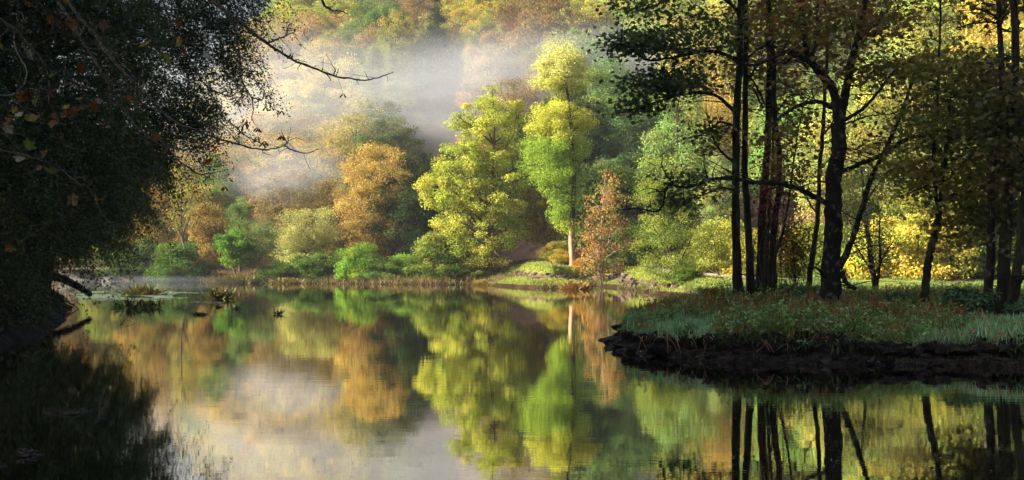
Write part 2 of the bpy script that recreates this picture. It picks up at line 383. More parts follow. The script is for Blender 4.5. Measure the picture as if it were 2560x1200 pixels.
nb = [(-9, 13.2), (-5.4, 13.2), (-4.95, 12.4), (-5.2, 11.2), (-4.4, 9), (-3.2, 7.2), (0, 6.2), (5, 6), (14, 5), (24, 0), (24, -20), (-24, -20), (-24, 12), (-16, 15)]
nbank, nbvh = bank_sheet('near_bank', nb, (-16, -6), (16, -8), .45, 15, cliff=False, res=.3)

# ------------------------------------------------------------------ tree machinery
def grow(name, rng, trunk, tr0, clumps, csize, nleaf, lsize, colfn, base, limbs=10, tmpl=RHOMB, squash=.6, outw=.5, up=.5,
         sides=6, tsides=9, twig=.02, limbr=.3, droop=0.0, slim=(0, 0, 0), attach=.7, axisdown=0.0, extra=None, twigs=True, shell=1.0, stems=0, vary=1.0):
    """returns (wood mesh, crown mesh), coordinates relative to base"""
    trunk = np.asarray(trunk, float); base = np.asarray(base, float)
    tp = curve(trunk, 22); n = len(tp)
    tt = np.linspace(0, 1, n); rad = tr0*(1-.82*tt)**.9+tr0*.4*np.exp(-tt*22)
    mb = MB(); mb.tube(tp, rad, tsides, .18, rng)
    nodes = [(tp[k], rad[k]) for k in range(3, n)]
    clumps = np.asarray(clumps)
    idx = [int(rng.integers(len(clumps)))]; d = np.linalg.norm(clumps-clumps[idx[0]], axis=1)
    for _ in range(min(limbs, len(clumps))-1):
        k = int(np.argmax(d)); idx.append(k); d = np.minimum(d, np.linalg.norm(clumps-clumps[k], axis=1))
    z0, z1 = tp[2, 2], tp[-1, 2]
    for k in idx:
        c = clumps[k]; j0 = int(np.argmin(np.abs(tp[:, 2]-c[2]))); hd = np.linalg.norm(c[:2]-tp[j0, :2])
        za = np.clip(c[2]-attach*hd, z0+(z1-z0)*.12, z1*.97+z0*.03); j = int(np.argmin(np.abs(tp[:, 2]-za))); a = tp[j]
        mid = a*.5+c*.5+np.array([0, 0, .12*hd])+(rng.random(3)-.5)*hd*.16
        P = curve([a, mid, c], 9, hd*.05, rng); r0 = min(rad[j]*.62, limbr*tr0+.015*hd)
        R = np.linspace(r0, twig*1.2, 9); mb.tube(P, R, sides)
        nodes += [(P[q], R[q]) for q in range(2, 9)]
    zmid = np.median(clumps[:, 2])
    for k in range(stems):
        low = np.where(clumps[:, 2] < zmid+(zmid-z0)*.3)[0]; c = clumps[rng.choice(low)]; a = tp[0]+np.array([rng.normal()*.12, rng.normal()*.12, .05])
        P = curve([a, a*.6+c*.4+np.array([-(c[0]-a[0])*.12, 0, .1*(c[2]-a[2])]), a*.25+c*.75+rng.normal(size=3)*.1, c], 14, .05, rng); R = np.linspace(tr0*.6, twig, 14)
        mb.tube(P, R, sides); nodes += [(P[q], R[q]) for q in range(5, 14)]
    NP = np.array([q[0] for q in nodes]); NR = np.array([q[1] for q in nodes])
    if twigs:
        for c in clumps:
            dd = np.linalg.norm(NP-c, axis=1)+2.0*np.maximum(0, NP[:, 2]-c[2]+.2*csize)
            j = int(np.argmin(dd)); a = NP[j]
            if dd[j] < csize*.3: continue
            mid = a*.5+c*.5+(rng.random(3)-.5)*dd[j]*.2+np.array([0, 0, .05*dd[j]])
            mb.tube(curve([a, mid, c], 5), np.linspace(min(NR[j]*.6, twig*2.2), twig*.6, 5), 4)
    wood = mb.mesh(name+'_wood', off=base)
    m = len(clumps); ci = np.repeat(np.arange(m), nleaf); N = len(ci)
    g = rng.normal(size=(N, 3)); r = np.linalg.norm(g, axis=1, keepdims=True); g = g/r*np.minimum(r, 2.1)**shell
    off = g*np.array([csize, csize, csize*squash])*(.65+.7*rng.random(m))[ci][:, None]
    if droop: off[:, 2] -= droop*np.abs(rng.normal(size=N))*csize
    P = clumps[ci]+off
    ax = np.interp(P[:, 2], tp[:, 2], tp[:, 0]) if tp[-1, 2] > tp[0, 2] else P[:, 0]*0
    ay = np.interp(P[:, 2], tp[:, 2], tp[:, 1])
    ow = unit(np.stack([P[:, 0]-ax, P[:, 1]-ay, 0*ax], 1))
    loc = unit(off)
    nor = rng.normal(size=(N, 3))*.75+ow*outw*.5+loc*outw+np.array([0, 0, up])
    A = rng.normal(size=(N, 3))+ow*.4; A[:, 2] -= axisdown
    sz = lsize*(.6+.8*rng.random(N))
    cb = colfn(clumps, rng); col = cb[ci]*(1-vary/2+vary*rng.random((N, 1)))
    if extra is not None:
        P, A, nor, sz, col = extra(P, A, nor, sz, col, rng)
    crown = leaves_mesh(name+'_crown', P-base, A, nor, sz, col, tmpl)
    return wood, crown
def palette(cols, wts=None, jit=.18):
    cols = np.array(cols, float)
    def f(c, rng):
        k = rng.choice(len(cols), size=len(c), p=wts); k2 = rng.choice(len(cols), size=len(c), p=wts); t = rng.random((len(c), 1))*.5
        return (cols[k]*(1-t)+cols[k2]*t)*(1-jit+2*jit*rng.random((len(c), 1)))
    return f
def prof_clumps(rng, prof, D, n, inner=.42, depth=.9, lump=.14, yshift=0):
    prof = np.array(prof, float); ys = np.linspace(prof[0, 0], prof[-1, 0], 200)
    xl = np.interp(ys, prof[:, 0], prof[:, 1]); xr = np.interp(ys, prof[:, 0], prof[:, 2]); wd = (xr-xl)
    p = wd**1.7; p = p/p.sum(); k = rng.choice(200, size=n, p=p)
    y = ys[k]+(rng.random(n)-.5)*(ys[1]-ys[0])*2; cx = (xl+xr)[k]/2; R = wd[k]/2
    th = rng.random(n)*2*math.pi; rr = rng.random(n)**inner
    rr = rr*(1-lump+2*lump*noise2(th*1.3+7, y*.022, int(rng.integers(1000))))
    px = cx+R*rr*np.cos(th); m = D/F
    return np.stack([(px-1280)*m, D+R*rr*np.sin(th)*m*depth, CAMZ-(y-HY)*m], 1)
def hero(kind, label, cat, basepx, D, trunk_px, prof, n, nleaf, cs, ls, cols, tr0, seed, mat=None, bark=None, ground=None, group=None, tmpl=RHOMB, **kw):
    """trunk_px: photograph pixels from the base up; prof: (y, x left, x right) from the top down"""
    rng = np.random.default_rng(seed)
    b = W(basepx[0], basepx[1], D)
    b[2] = (ground or gz_at)(b[0], b[1])-.05
    tr = [b]+[W(x, y, D)+np.array([0, (rng.random()-.5)*.4, 0]) for x, y in trunk_px]
    inner = kw.pop('inner', .42); lump = kw.pop('lump', .14); depth = kw.pop('depth', .9)
    clear = kw.pop('clear', 0)
    cl = prof_clumps(rng, prof, D, n, inner, depth, lump)
    if clear:
        ta = np.array(tr); tx = np.interp(cl[:, 2], ta[:, 2], ta[:, 0]); cl = cl[~((np.abs(cl[:, 0]-tx) < clear) & (cl[:, 1] < D) & (cl[:, 2] < ta[-1, 2]-2))]
    cf = cols if callable(cols) else palette(cols)
    wood, crown = grow(kind, rng, tr, tr0, cl, cs, nleaf, ls, cf, b, tmpl=tmpl, **kw)
    t = thing(kind, label, cat, b, group)
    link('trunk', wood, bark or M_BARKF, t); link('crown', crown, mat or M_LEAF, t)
    return t, b, tr, cl

# ------------------------------------------------------------------ generic hillside trees
def proto(kind, seed, H, R, base, n, nleaf, cs, ls, shape, cols, **kw):
    rng = np.random.default_rng(seed); z = base+(H-base)*rng.random(n*3)
    u = (z-base)/(H-base)
    if shape == 'round': pr = np.sqrt(np.clip(1-(2*u-.85)**2/1.35, 0, 1))
    elif shape == 'tall': pr = np.clip(np.sin(np.clip(u*.93+.1, 0, 1)*math.pi), 0, 1)**.6
    elif shape == 'cone': pr = (1-u)**.85+.05
    else: pr = np.sqrt(np.clip(1-(u-.1)**2, 0, 1))
    keep = rng.random(n*3) < pr+.05; z = z[keep][:n]; pr = pr[keep][:n]
    th = rng.random(len(z))*2*math.pi; rr = rng.random(len(z))**.42*R*pr*(.72+.56*noise2(th*1.1+seed, z*.22, seed))
    cl = np.stack([rr*np.cos(th), rr*np.sin(th), z], 1)
    tr = [np.array([0, 0, -1.0]), np.array([.3, .1, H*.35]), np.array([-.2, .2, H*.65]), np.array([.1, 0, H*.93])]
    return grow(kind, rng, tr, .022*H, cl, cs, nleaf, ls, palette(cols, jit=.25), np.zeros(3), vary=.55, **kw)
W3 = [(1, 1, 1), (.68, .78, .7), (1.25, 1.05, .7), (.85, 1.05, .85)]
PR = {}
for q in range(4): PR['round', q] = proto('broadleaf', 40+q, 14, 5.2+.3*q, 2.5, 95, 230, .68, .26, 'round', W3, limbs=14, twig=.05)
for q in range(3): PR['tall', q] = proto('tallleaf', 50+q, 16, 4.3, 2.8, 95, 220, .62, .24, 'tall', W3, limbs=12, twig=.035, droop=.5)
for q in range(2): PR['airy', q] = proto('airyleaf', 60+q, 14, 5.0, 3.0, 90, 120, .8, .22, 'round', W3, limbs=16, twig=.045, droop=.3)
for q in range(2): PR['cone', q] = proto('conifer', 70+q, 17, 3.2, .8, 170, 150, .5, .24, 'cone', [(1, 1, 1), (.75, .8, .8)], limbs=14, twig=.03, squash=.45, droop=.5, attach=.1, tmpl=SLIM)
for q in range(3): PR['bush', q] = proto('bushleaf', 80+q, 4.2, 3.0, .1, 60, 220, .5, .20, 'bush', W3, limbs=8, twig=.03)

# photograph zone: px, py, colour, colour words, where, crown type
ZN = [
 (690, 45, (.26, .38, .08), 'fresh green', 'on the skyline at the left end of the hill', 'round'),
 (770, 70, (.36, .38, .08), 'yellow-green', 'near the skyline just above the thickest mist', 'round'),
 (880, 55, (.42, .36, .11), 'pale straw-coloured', 'high on the hill left of the dark conifer', 'airy'),
 (950, 100, (.12, .19, .06), 'dark olive', 'high on the hill above the mist, left of the dark conifer', 'round'),
 (1035, 40, (.24, .15, .10), 'brown half-bare', 'at the hilltop right beside the dark conifer', 'airy'),
 (1170, 50, (.45, .38, .06), 'golden', 'at the hilltop right of the dark conifer', 'round'),
 (1240, 110, (.36, .33, .05), 'olive gold', 'above the tall yellow-green maple, where the mist thins', 'tall'),
 (1350, 60, (.22, .08, .05), 'rusty red-brown', 'at the hilltop above the golden-topped cypress', 'airy'),
 (1490, 40, (.46, .46, .11), 'pale lime-yellow', 'at the hilltop between cypress and island trees', 'round'),
 (1560, 130, (.30, .38, .12), 'soft green', 'in thin mist right of the cypress top', 'round'),
 (690, 150, (.42, .28, .14), 'rosy beige', 'in thick mist below the left end of the skyline', 'airy'),
 (830, 140, (.45, .27, .12), 'peach-coloured', 'in the mist above the long bare foreground twig', 'airy'),
 (990, 130, (.36, .24, .12), 'pinkish brown', 'in the mist below the dark conifer', 'airy'),
 (1080, 190, (.28, .27, .09), 'misty olive', 'in mid-slope mist below the dark conifer', 'tall'),
 (1180, 190, (.22, .25, .07), 'dim green', 'in the mist above the yellow-green maple', 'tall'),
 (1300, 190, (.27, .17, .09), 'brown', 'just behind the left side of the cypress top', 'round'),
 (640, 230, (.45, .37, .14), 'pale yellow', 'in the brightest mist beside the dark overhanging tree', 'round'),
 (800, 250, (.46, .36, .11), 'mist-faded yellow', 'in the middle of the mist bank', 'round'),
 (950, 240, (.24, .26, .10), 'mist-faded grey-green', 'in the middle of the mist bank', 'cone'),
 (1050, 280, (.15, .20, .08), 'mist-faded dark green', 'in the mist left of the maple top', 'round'),
 (560, 330, (.38, .33, .09), 'yellow-olive', 'below the mist behind the drooping twigs', 'round'),
 (700, 340, (.48, .37, .09), 'warm yellow', 'just below the mist on the lower slope', 'round'),
 (860, 310, (.48, .38, .12), 'light yellow', 'in the lower edge of the mist above the orange birch', 'airy'),
 (1000, 330, (.16, .20, .08), 'dusky green', 'between the orange birch and the mist', 'round'),
 (1090, 370, (.10, .19, .07), 'dark green', 'in the gap between birch and yellow-green maple', 'bush'),
 (430, 430, (.36, .23, .08), 'brown-orange', 'seen between dark foliage and the pale bare-limbed tree', 'airy'),
 (540, 440, (.20, .28, .06), 'mid green', 'behind the pale bare-limbed tree', 'tall'),
 (650, 440, (.50, .33, .07), 'amber', 'on the lower slope behind the olive willow', 'round'),
 (760, 430, (.28, .18, .10), 'grey-brown', 'between the amber trees and the orange birch', 'airy'),
 (450, 560, (.40, .26, .08), 'orange', 'at the foot of the slope by the bare-limbed tree', 'round'),
 (600, 540, (.20, .27, .08), 'green', 'at the foot of the slope behind the leafy ivy stump', 'tall'),
 (680, 560, (.13, .20, .09), 'blue-green', 'left of the olive willow at the foot of the slope', 'tall'),
 (830, 540, (.26, .19, .07), 'dull brown', 'between the olive willow and the orange birch', 'round'),
 (1040, 520, (.05, .09, .03), 'very dark green', 'in the gap right of the orange birch', 'round'),
 (1330, 480, (.07, .10, .03), 'very dark green', 'behind the gap between maple and cypress', 'round'),
 (1330, 300, (.34, .22, .11), 'mauve-brown', 'between the maple and the cypress', 'airy'),
 (1540, 300, (.18, .30, .09), 'green', 'on the slope just right of the cypress', 'round'),
 (1560, 430, (.13, .22, .07), 'deep green', 'above the orange rowan', 'round'),
 (1680, 300, (.52, .36, .07), 'golden yellow', 'seen under the lowest dark spray of the island maple', 'airy'),
 (1700, 430, (.28, .36, .10), 'light green', 'behind the green willow at the water', 'tall'),
 (1800, 150, (.40, .40, .10), 'yellow-green', 'high behind the paired island trunks', 'round'),
 (1980, 330, (.28, .40, .10), 'bright green', 'behind the thickest island trunk, halfway up', 'round'),
 (1800, 520, (.26, .28, .08), 'olive', 'behind the red creeper', 'round'),
 (2000, 580, (.40, .28, .06), 'orange-olive', 'low behind the thickest island trunk', 'round'),
 (2120, 120, (.20, .25, .08), 'dusky olive', 'high behind the forked top of the thickest trunk', 'round'),
 (2180, 330, (.42, .45, .11), 'sunny yellow-green', 'right of the thickest island trunk', 'round'),
 (2200, 520, (.20, .30, .08), 'green', 'behind the leaning stem of the thickest trunk', 'tall'),
 (2380, 60, (.50, .52, .10), 'brilliant lime', 'at the top between the two right trunks', 'round'),
 (2400, 300, (.22, .23, .05), 'olive-yellow', 'behind the dark right-hand canopy', 'round'),
 (2530, 80, (.62, .46, .07), 'bright gold', 'in the top corner behind the rightmost trunks', 'round'),
 (2300, 560, (.10, .16, .045), 'shadowy green', 'above the sunlit bramble bank', 'round'),
 (2500, 520, (.13, .14, .035), 'dim olive', 'behind the rightmost trunks', 'round'),
]
ZP = np.array([(z[0], z[1]) for z in ZN], float)
KEEP = {1,2,3,5,6,7,8,9,11,13,14,15,16,17,18,19,20,21,22,23,25,26,27,28,29,30,31,32,34,35,36,37,38,39,40,41,42,43,44,45,47,48,49,50,51,52,53,54,55,56,57,58,59,62,63,64,65,66,67,68,69,70,71,72,73,74,75,80,81,82,83,84,85,86,87,88,89,90,91,92,93,94,99,100,101,102,103,104,105,106,107,108,109,110,111,112,113,118,119,120,121,122,123,124,125,126,127,129,130,131,132,133,141,143,144,145,146,147,148,149,150,151,152,153,154,162,163,164,165,166,167,168,169,170,171,172,173,174,175,185,187,188,189,190,191,192,193,194,195,196,197,198,208,210,211,212,213,214,215,216,217,218,219,220,221,233,234,235,236,237,238,239,240,241,242,243,244,258,259,260,261,262,263,264,265,266,267,268,282,283,284,285,286,287,288,289,290,291,308,309,310,311,312,313,314,315,317,331,332,333,334,335,336,337,338,355,357,358,359,360,362,363,364,365,383,385,386,387,388,389,390,411,412,413,414,415,416,440,441,442,443,468,469,491,497,499,528,557,558,560,581,587,588,652}
rng = np.random.default_rng(5)
made = {}
placed = []
def inst(kind, key, loc, sc, rz, color, label, cat, group, parts=('trunk', 'crown'), mat=None):
    wood, crown = PR[key]
    t = thing(kind, label, cat, loc, group); t.rotation_euler = (0, 0, rz); t.scale = sc
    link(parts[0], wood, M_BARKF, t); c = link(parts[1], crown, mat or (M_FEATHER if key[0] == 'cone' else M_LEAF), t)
    c.color = (*color, 1); return t
# keep clear of the hand placed trees
heroes_xy = []
CONY = 196.0; CONX = (1093-1280)/F*CONY
def hill_trees():
    gs = 7.0; k = 0
    for iy in range(0, 36):
        for ix in range(-28, 34):
            x = ix*gs+(iy % 2)*gs/2+(rng.random()-.5)*gs*.7; y = 88+iy*gs*.87+(rng.random()-.5)*gs*.7
            r1, r2, r3, r4, r5 = rng.random(5)
            az = x/y
            if az < -.42 or az > .45: continue
            s = float(shore_dist(np.array([x]), np.array([y]))[0]); z = gz_at(x, y)
            if s < 11 or (x > 12 and s < 26): continue
            pd = np.min(np.hypot(pc[:, 0]-x, pc[:, 1]-y))
            if pd < 7.5: continue
            if math.hypot(x-2.5, y-137) < 9: continue
            low = s < 24
            if abs(x-CONX*y/CONY) < 5.5 and CONY-34 < y < CONY+7: continue
            px = 1280+F*x/y; py = HY-(z+7.5-CAMZ)/y*F
            if py < -160 or z > 88: continue
            ds = np.hypot((ZP[:, 0]-px-(r1-.5)*90), (ZP[:, 1]-py-(r2-.5)*70)*1.15); q = int(np.argmin(ds)); zn = ZN[q]
            k += 1
            if KEEP is not None and k not in KEEP: continue
            key = zn[5]; nk = len([1 for a in PR if a[0] == key]); v = int(r3*nk) % nk
            sc = (.66+.42*r4)*(1.25 if key == 'bush' else .95)*(1.0 if not low else .8)
            j = .88+.24*r5
            gm = sum(zn[2])/3; col = tuple(min(1, (c*.84+gm*.16)*j*(1+.12*(r-.5))) for c, r in zip(zn[2], (r1, r2, r3)))
            t = inst('hillside_tree', (key, v), (x, y, z-.3), (sc, sc, sc*(.85+.35*r2)), r1*6.28, col,
                 f'{zn[3]} {"conifer" if key == "cone" else "tree"} {zn[4]}', 'tree', f'woodland trees {zn[4]}')
            t['hid'] = k
    return k
NH = hill_trees()

def put(px, D, key, v, s, color, name, label, cat='shrub', group=None, sz=1.0, rz=0.0, mat=None, sink=.1, gf=None):
    x = (px-1280)/F*D; z = (gf or gz_at)(x, D)
    return inst(name, (key, v), (x, D, z-sink), (s, s, s*sz), rz, color, label, cat, group, mat=mat, parts=('stems', 'foliage') if key == 'bush' else ('trunk', 'crown'))

# the single dark conifer on the hilltop
inst('dark_conifer', ('cone', 0), (CONX, CONY, gz_at(CONX, CONY)-.3), (.95, .95, 1.1), .4, (.05, .075, .04), 'dark narrow conifer standing alone at the hilltop among yellow trees', 'conifer', None)

# ------------------------------------------------------------------ hand placed far trees
hero('yellow_maple', 'tall yellow-green maple with broad crown, left of the cypress on the far bank', 'tree', (1222, 690), 126,
     [(1224, 640), (1222, 540), (1232, 420), (1235, 320), (1232, 240)],
     [(218, 1205, 1262), (250, 1168, 1300), (300, 1138, 1318), (345, 1096, 1330), (400, 1084, 1332), (450, 1056, 1338), (490, 1044, 1334), (540, 1068, 1322), (585, 1080, 1308), (625, 1128, 1280), (672, 1140, 1262)],
     300, 260, .43, .18, [(.45, .47, .08), (.37, .43, .07), (.54, .51, .10), (.28, .36, .06)], .32, 101, limbs=30, twig=.035, lump=.24, inner=.5, clear=.35)
def cyp_col(c, rng):
    t = sstep(12.8, 14.2, c[:, 2]+rng.normal(size=len(c))*.3)[:, None]; j = .85+.3*rng.random((len(c), 1))
    g = np.array([.30, .44, .07]); y = np.array([.54, .55, .10]); top = np.array([.60, .60, .24]); u = sstep(17.5, 20, c[:, 2])[:, None]
    lo = sstep(6.5, 4.5, c[:, 2])[:, None]
    return ((g*(1-lo)+np.array([.6, .62, .08])*lo)*(1-t)+(y*(1-u)+top*u)*t)*j
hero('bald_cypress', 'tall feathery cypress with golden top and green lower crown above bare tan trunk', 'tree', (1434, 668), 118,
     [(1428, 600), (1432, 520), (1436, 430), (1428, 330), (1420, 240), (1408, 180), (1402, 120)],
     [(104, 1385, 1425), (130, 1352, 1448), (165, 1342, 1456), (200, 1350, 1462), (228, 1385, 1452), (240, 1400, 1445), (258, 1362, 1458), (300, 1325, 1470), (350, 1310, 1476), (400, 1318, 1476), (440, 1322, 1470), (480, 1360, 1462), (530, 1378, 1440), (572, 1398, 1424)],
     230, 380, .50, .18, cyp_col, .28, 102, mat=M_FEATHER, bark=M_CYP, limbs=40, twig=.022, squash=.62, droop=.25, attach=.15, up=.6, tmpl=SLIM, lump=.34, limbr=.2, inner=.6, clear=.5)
hero('orange_birch', 'orange-brown birch with ivy-clad forked trunk behind the waterside shrubs', 'tree', (940, 668), 139,
     [(938, 630), (945, 560), (940, 480), (938, 400)],
     [(358, 905, 965), (395, 868, 1010), (440, 852, 1022), (500, 842, 1018), (550, 848, 1005), (600, 868, 985), (635, 885, 970)],
     170, 300, .55, .15, [(.54, .38, .12), (.48, .33, .11), (.60, .46, .15), (.40, .27, .10)], .22, 103, limbs=26, twig=.03, droop=.3, inner=.5, lump=.1)
hero('olive_willow', 'rounded silvery olive willow behind dark waterside shrubs', 'tree', (770, 690), 136,
     [(772, 650), (770, 600), (765, 550)],
     [(505, 745, 795), (535, 718, 828), (590, 700, 845), (640, 698, 852), (685, 705, 855)],
     110, 300, .5, .16, [(.42, .42, .17), (.34, .37, .15), (.50, .46, .18)], .2, 104, limbs=14, twig=.03, axisdown=-1.2, up=.2, tmpl=SLIM)
hero('ivy_stump_tree', 'small bright-green ivy-covered tree with two humps at the far waterside', 'tree', (588, 690), 140,
     [(586, 650), (600, 610), (612, 585)],
     [(572, 605, 620), (585, 556, 628), (610, 550, 632), (640, 553, 632), (668, 562, 618)],
     60, 260, .38, .18, [(.12, .26, .03), (.09, .20, .03), (.20, .32, .04)], .16, 105, limbs=8, lump=.3)
hero('orange_rowan', 'orange-leaved multi-stemmed rowan right of the cypress trunk', 'tree', (1505, 672), 113,
     [(1500, 640), (1503, 580), (1508, 500), (1513, 440)],
     [(420, 1500, 1525), (450, 1480, 1548), (500, 1466, 1562), (550, 1452, 1572), (600, 1446, 1578), (640, 1450, 1574), (684, 1462, 1560)],
     115, 50, .36, .17, [(.36, .19, .08), (.34, .25, .09), (.27, .25, .08), (.44, .24, .08)], .085, 106, bark=M_ROWAN, stems=9, limbs=16, twig=.03, limbr=.6, attach=1.6, tmpl=OVAL)
hero('green_willow', 'loose green willow on dark slanting stems at the end of the channel', 'tree', (1690, 722), 86,
     [(1680, 680), (1668, 620), (1660, 540), (1660, 460)],
     [(405, 1620, 1680), (440, 1598, 1700), (500, 1588, 1722), (560, 1584, 1738), (620, 1586, 1740), (670, 1600, 1730), (700, 1625, 1720)],
     120, 230, .36, .12, [(.24, .30, .07), (.32, .36, .08), (.18, .25, .06)], .10, 107, stems=7, limbs=18, twig=.02, attach=1.5, limbr=.7, axisdown=1.0, tmpl=SLIM, inner=.55, bark=M_BARK)
hero('brown_alder', 'small olive-brown tree between maple and cypress by the earth mound', 'tree', (1376, 648), 128,
     [(1374, 610), (1366, 570), (1350, 520)],
     [(455, 1330, 1370), (490, 1312, 1395), (540, 1305, 1402), (590, 1315, 1392), (615, 1325, 1375)],
     70, 200, .45, .16, [(.34, .28, .06), (.27, .24, .06), (.38, .26, .06)], .08, 108, stems=2, limbs=12, twig=.025)
hero('bare_limbed_tree', 'ivy-hung tree with twin dark trunks and pale bare upper limbs', 'tree', (470, 690), 143,
     [(468, 640), (456, 600), (452, 540), (455, 470), (462, 410)],
     [(395, 440, 490), (430, 430, 498), (480, 425, 500), (530, 428, 495), (570, 440, 480)],
     40, 60, .5, .18, [(.22, .27, .07), (.36, .34, .09)], .22, 109, limbs=16, twig=.05, limbr=.6, attach=1.5, bark=M_BARKF)
hero('orange_maple', 'bright orange-yellow maple just right of the bare-limbed tree', 'tree', (520, 690), 146,
     [(520, 650), (522, 600), (520, 540)],
     [(500, 500, 540), (530, 482, 560), (580, 478, 568), (630, 484, 562), (675, 492, 550)],
     70, 210, .5, .2, [(.42, .28, .08), (.38, .30, .10), (.32, .22, .07)], .14, 110, limbs=12, twig=.03)
for (lab, bx, D, pr, cl, seed, tm) in [
    ('green leafy sapling beside the drooping end of the yellow maple', 1090, 126, [(575, 1065, 1100), (600, 1050, 1120), (640, 1048, 1130), (675, 1060, 1120)], [(.32, .34, .07), (.24, .30, .06)], 111, RHOMB),
    ('dark green holly in the gap between orange birch and yellow maple', 1040, 137, [(480, 1025, 1060), (530, 1010, 1075), (600, 1000, 1080), (670, 1005, 1080)], [(.04, .08, .025), (.06, .10, .03)], 112, OVAL),
    ('blue-green sallow between the ivy-covered small tree and the olive willow', 660, 141, [(545, 640, 680), (580, 620, 700), (640, 618, 706), (690, 630, 700)], [(.14, .21, .09), (.18, .25, .09)], 113, SLIM),
    ('pale straw birch leaning behind the bridge', 350, 158, [(470, 320, 370), (520, 290, 410), (580, 280, 420), (640, 300, 400)], [(.42, .28, .08), (.30, .27, .08)], 114, RHOMB),
    ('green hazel standing behind the stone footbridge', 262, 160, [(560, 230, 290), (600, 205, 310), (650, 200, 318), (672, 215, 310)], [(.20, .27, .07), (.28, .30, .08)], 115, RHOMB),
    ('young yellow-green birch sapling on a leaning pale stem by the path', 1800, 92, [(560, 1760, 1790), (590, 1735, 1815), (630, 1730, 1820), (660, 1745, 1810)], [(.36, .38, .08), (.28, .33, .08)], 116, RHOMB)]:
    top = pr[0]
    hero('sapling', lab, 'tree', (bx, 690), D, [((bx+top[1])/2, 640), ((top[1]+top[2])/2, top[0]+20)], pr, 60, 190, .42*D/130, .17*D/140, cl, .09, seed, limbs=10, twig=.025, tmpl=tm)

# bushes along the far waterside and on the right bank
BU = [(345, 148, 1.15, (.06, .10, .03), 'dark green rhododendron mound beside the bridge abutment', .95),
      (450, 144, 1.2, (.10, .17, .04), 'rounded mid-green rhododendron mound under the bare-limbed tree', .8),
      (712, 134, .8, (.06, .11, .03), 'low dark rhododendron at the left end of the long far hedge-like clump', .55),
      (765, 134, .8, (.11, .20, .04), 'dark rhododendron with light green top below the olive willow', .75),
      (815, 133.5, .8, (.10, .17, .04), 'dark rhododendron hump just right of the one below the olive willow', .72),
      (898, 131, .85, (.22, .36, .06), 'bright lime laurel bush left of the orange birch trunk', .95),
      (960, 130, .75, (.13, .22, .06), 'dull green bush in front of the orange birch trunk', .7),
      (1003, 131, .65, (.20, .36, .06), 'small bright green bush right of the orange birch trunk', .8),
      (1038, 130, .6, (.22, .34, .06), 'small lime bush below the dark gap right of the birch', .8),
      (1105, 127, 1.1, (.11, .17, .045), 'large round dark green bush left of the maple trunk', .8),
      (1180, 125, .6, (.20, .20, .05), 'low olive bush at the foot of the yellow maple', .7),
      (1290, 147, 1.5, (.045, .075, .028), 'very dark evergreen thicket low behind the right side of the yellow maple', 1.5),
      (1345, 150, 1.6, (.04, .07, .025), 'very dark evergreen thicket above the earth mound', 1.6),
      (1400, 146, 1.4, (.06, .09, .03), 'very dark evergreen thicket behind the bare cypress trunk', 1.4),
      (1450, 142, 1.3, (.07, .11, .035), 'dark green thicket between cypress trunk and orange rowan', 1.5),
      (1510, 140, 1.4, (.06, .10, .03), 'dark green thicket behind the orange rowan', 1.5),
      (1395, 122, .55, (.30, .26, .06), 'yellowish bush behind the cypress trunk', .7),
      (1405, 119, .34, (.48, .36, .07), 'golden bramble bush on the grassy point left of the cypress trunk', .85),
      (1462, 117, .34, (.42, .24, .06), 'orange-brown bramble bush on the grassy point right of the cypress trunk', .8),
      (1540, 118, .9, (.08, .12, .04), 'dark bush behind the rowan stems', .8),
      (1715, 84, .36, (.14, .20, .05), 'green bush right at the foot of the green willow', .8),
      (1610, 117, 1.0, (.10, .16, .05), 'dark green bush between rowan and green willow', 1.0),
      (1800, 104, 1.0, (.36, .38, .08), 'sunlit yellow-green bramble mound beyond the path, left of the paired trunks', 1.0),
      (1880, 102, .9, (.46, .40, .08), 'sunlit golden bramble mound beyond the path behind the paired trunks', 1.0),
      (1960, 104, 1.0, (.38, .28, .07), 'orange-brown thicket beyond the path between the middle trunks', .9),
      (2060, 101, 1.1, (.24, .26, .06), 'olive thicket beyond the path behind the thickest trunk', .9),
      (2150, 97, 1.0, (.20, .26, .06), 'green thicket beyond the path right of the thickest trunk', .9),
      (2240, 93.5, 1.05, (.62, .56, .12), 'brilliant sunlit yellow bramble mound beyond the path', 1.0),
      (2310, 93.5, 1.0, (.44, .38, .08), 'golden sunlit bramble mound behind the slanting trunk', 1.05),
      (2390, 94, 1.0, (.22, .26, .06), 'dull green bush beyond the path right of the sunlit brambles', .8),
      (2480, 93.5, 1.0, (.12, .15, .04), 'dark bush beyond the path behind the rightmost trunks', .9),
      (2430, 95.5, 1.3, (.16, .18, .045), 'tall dull green bush beyond the path, behind the birch-patched trunk', 1.2),
      (2530, 96, 1.4, (.10, .13, .035), 'tall shadowed bush beyond the path, behind the stout black trunk', 1.3),
      (2350, 96, 1.3, (.20, .22, .05), 'tall olive bush behind the golden sunlit bramble', 1.3),
      (2570, 93, 1.1, (.12, .14, .04), 'dark bush beyond the path at the right edge', .9)]
for q, (px, D, s, c, lab, sz) in enumerate(BU):
    put(px, D, 'bush', q % 3, s, c, 'waterside_bush' if D > 105 or px < 1500 else 'bramble_bush', lab, 'bush', None, sz, q*1.3, mat=None)

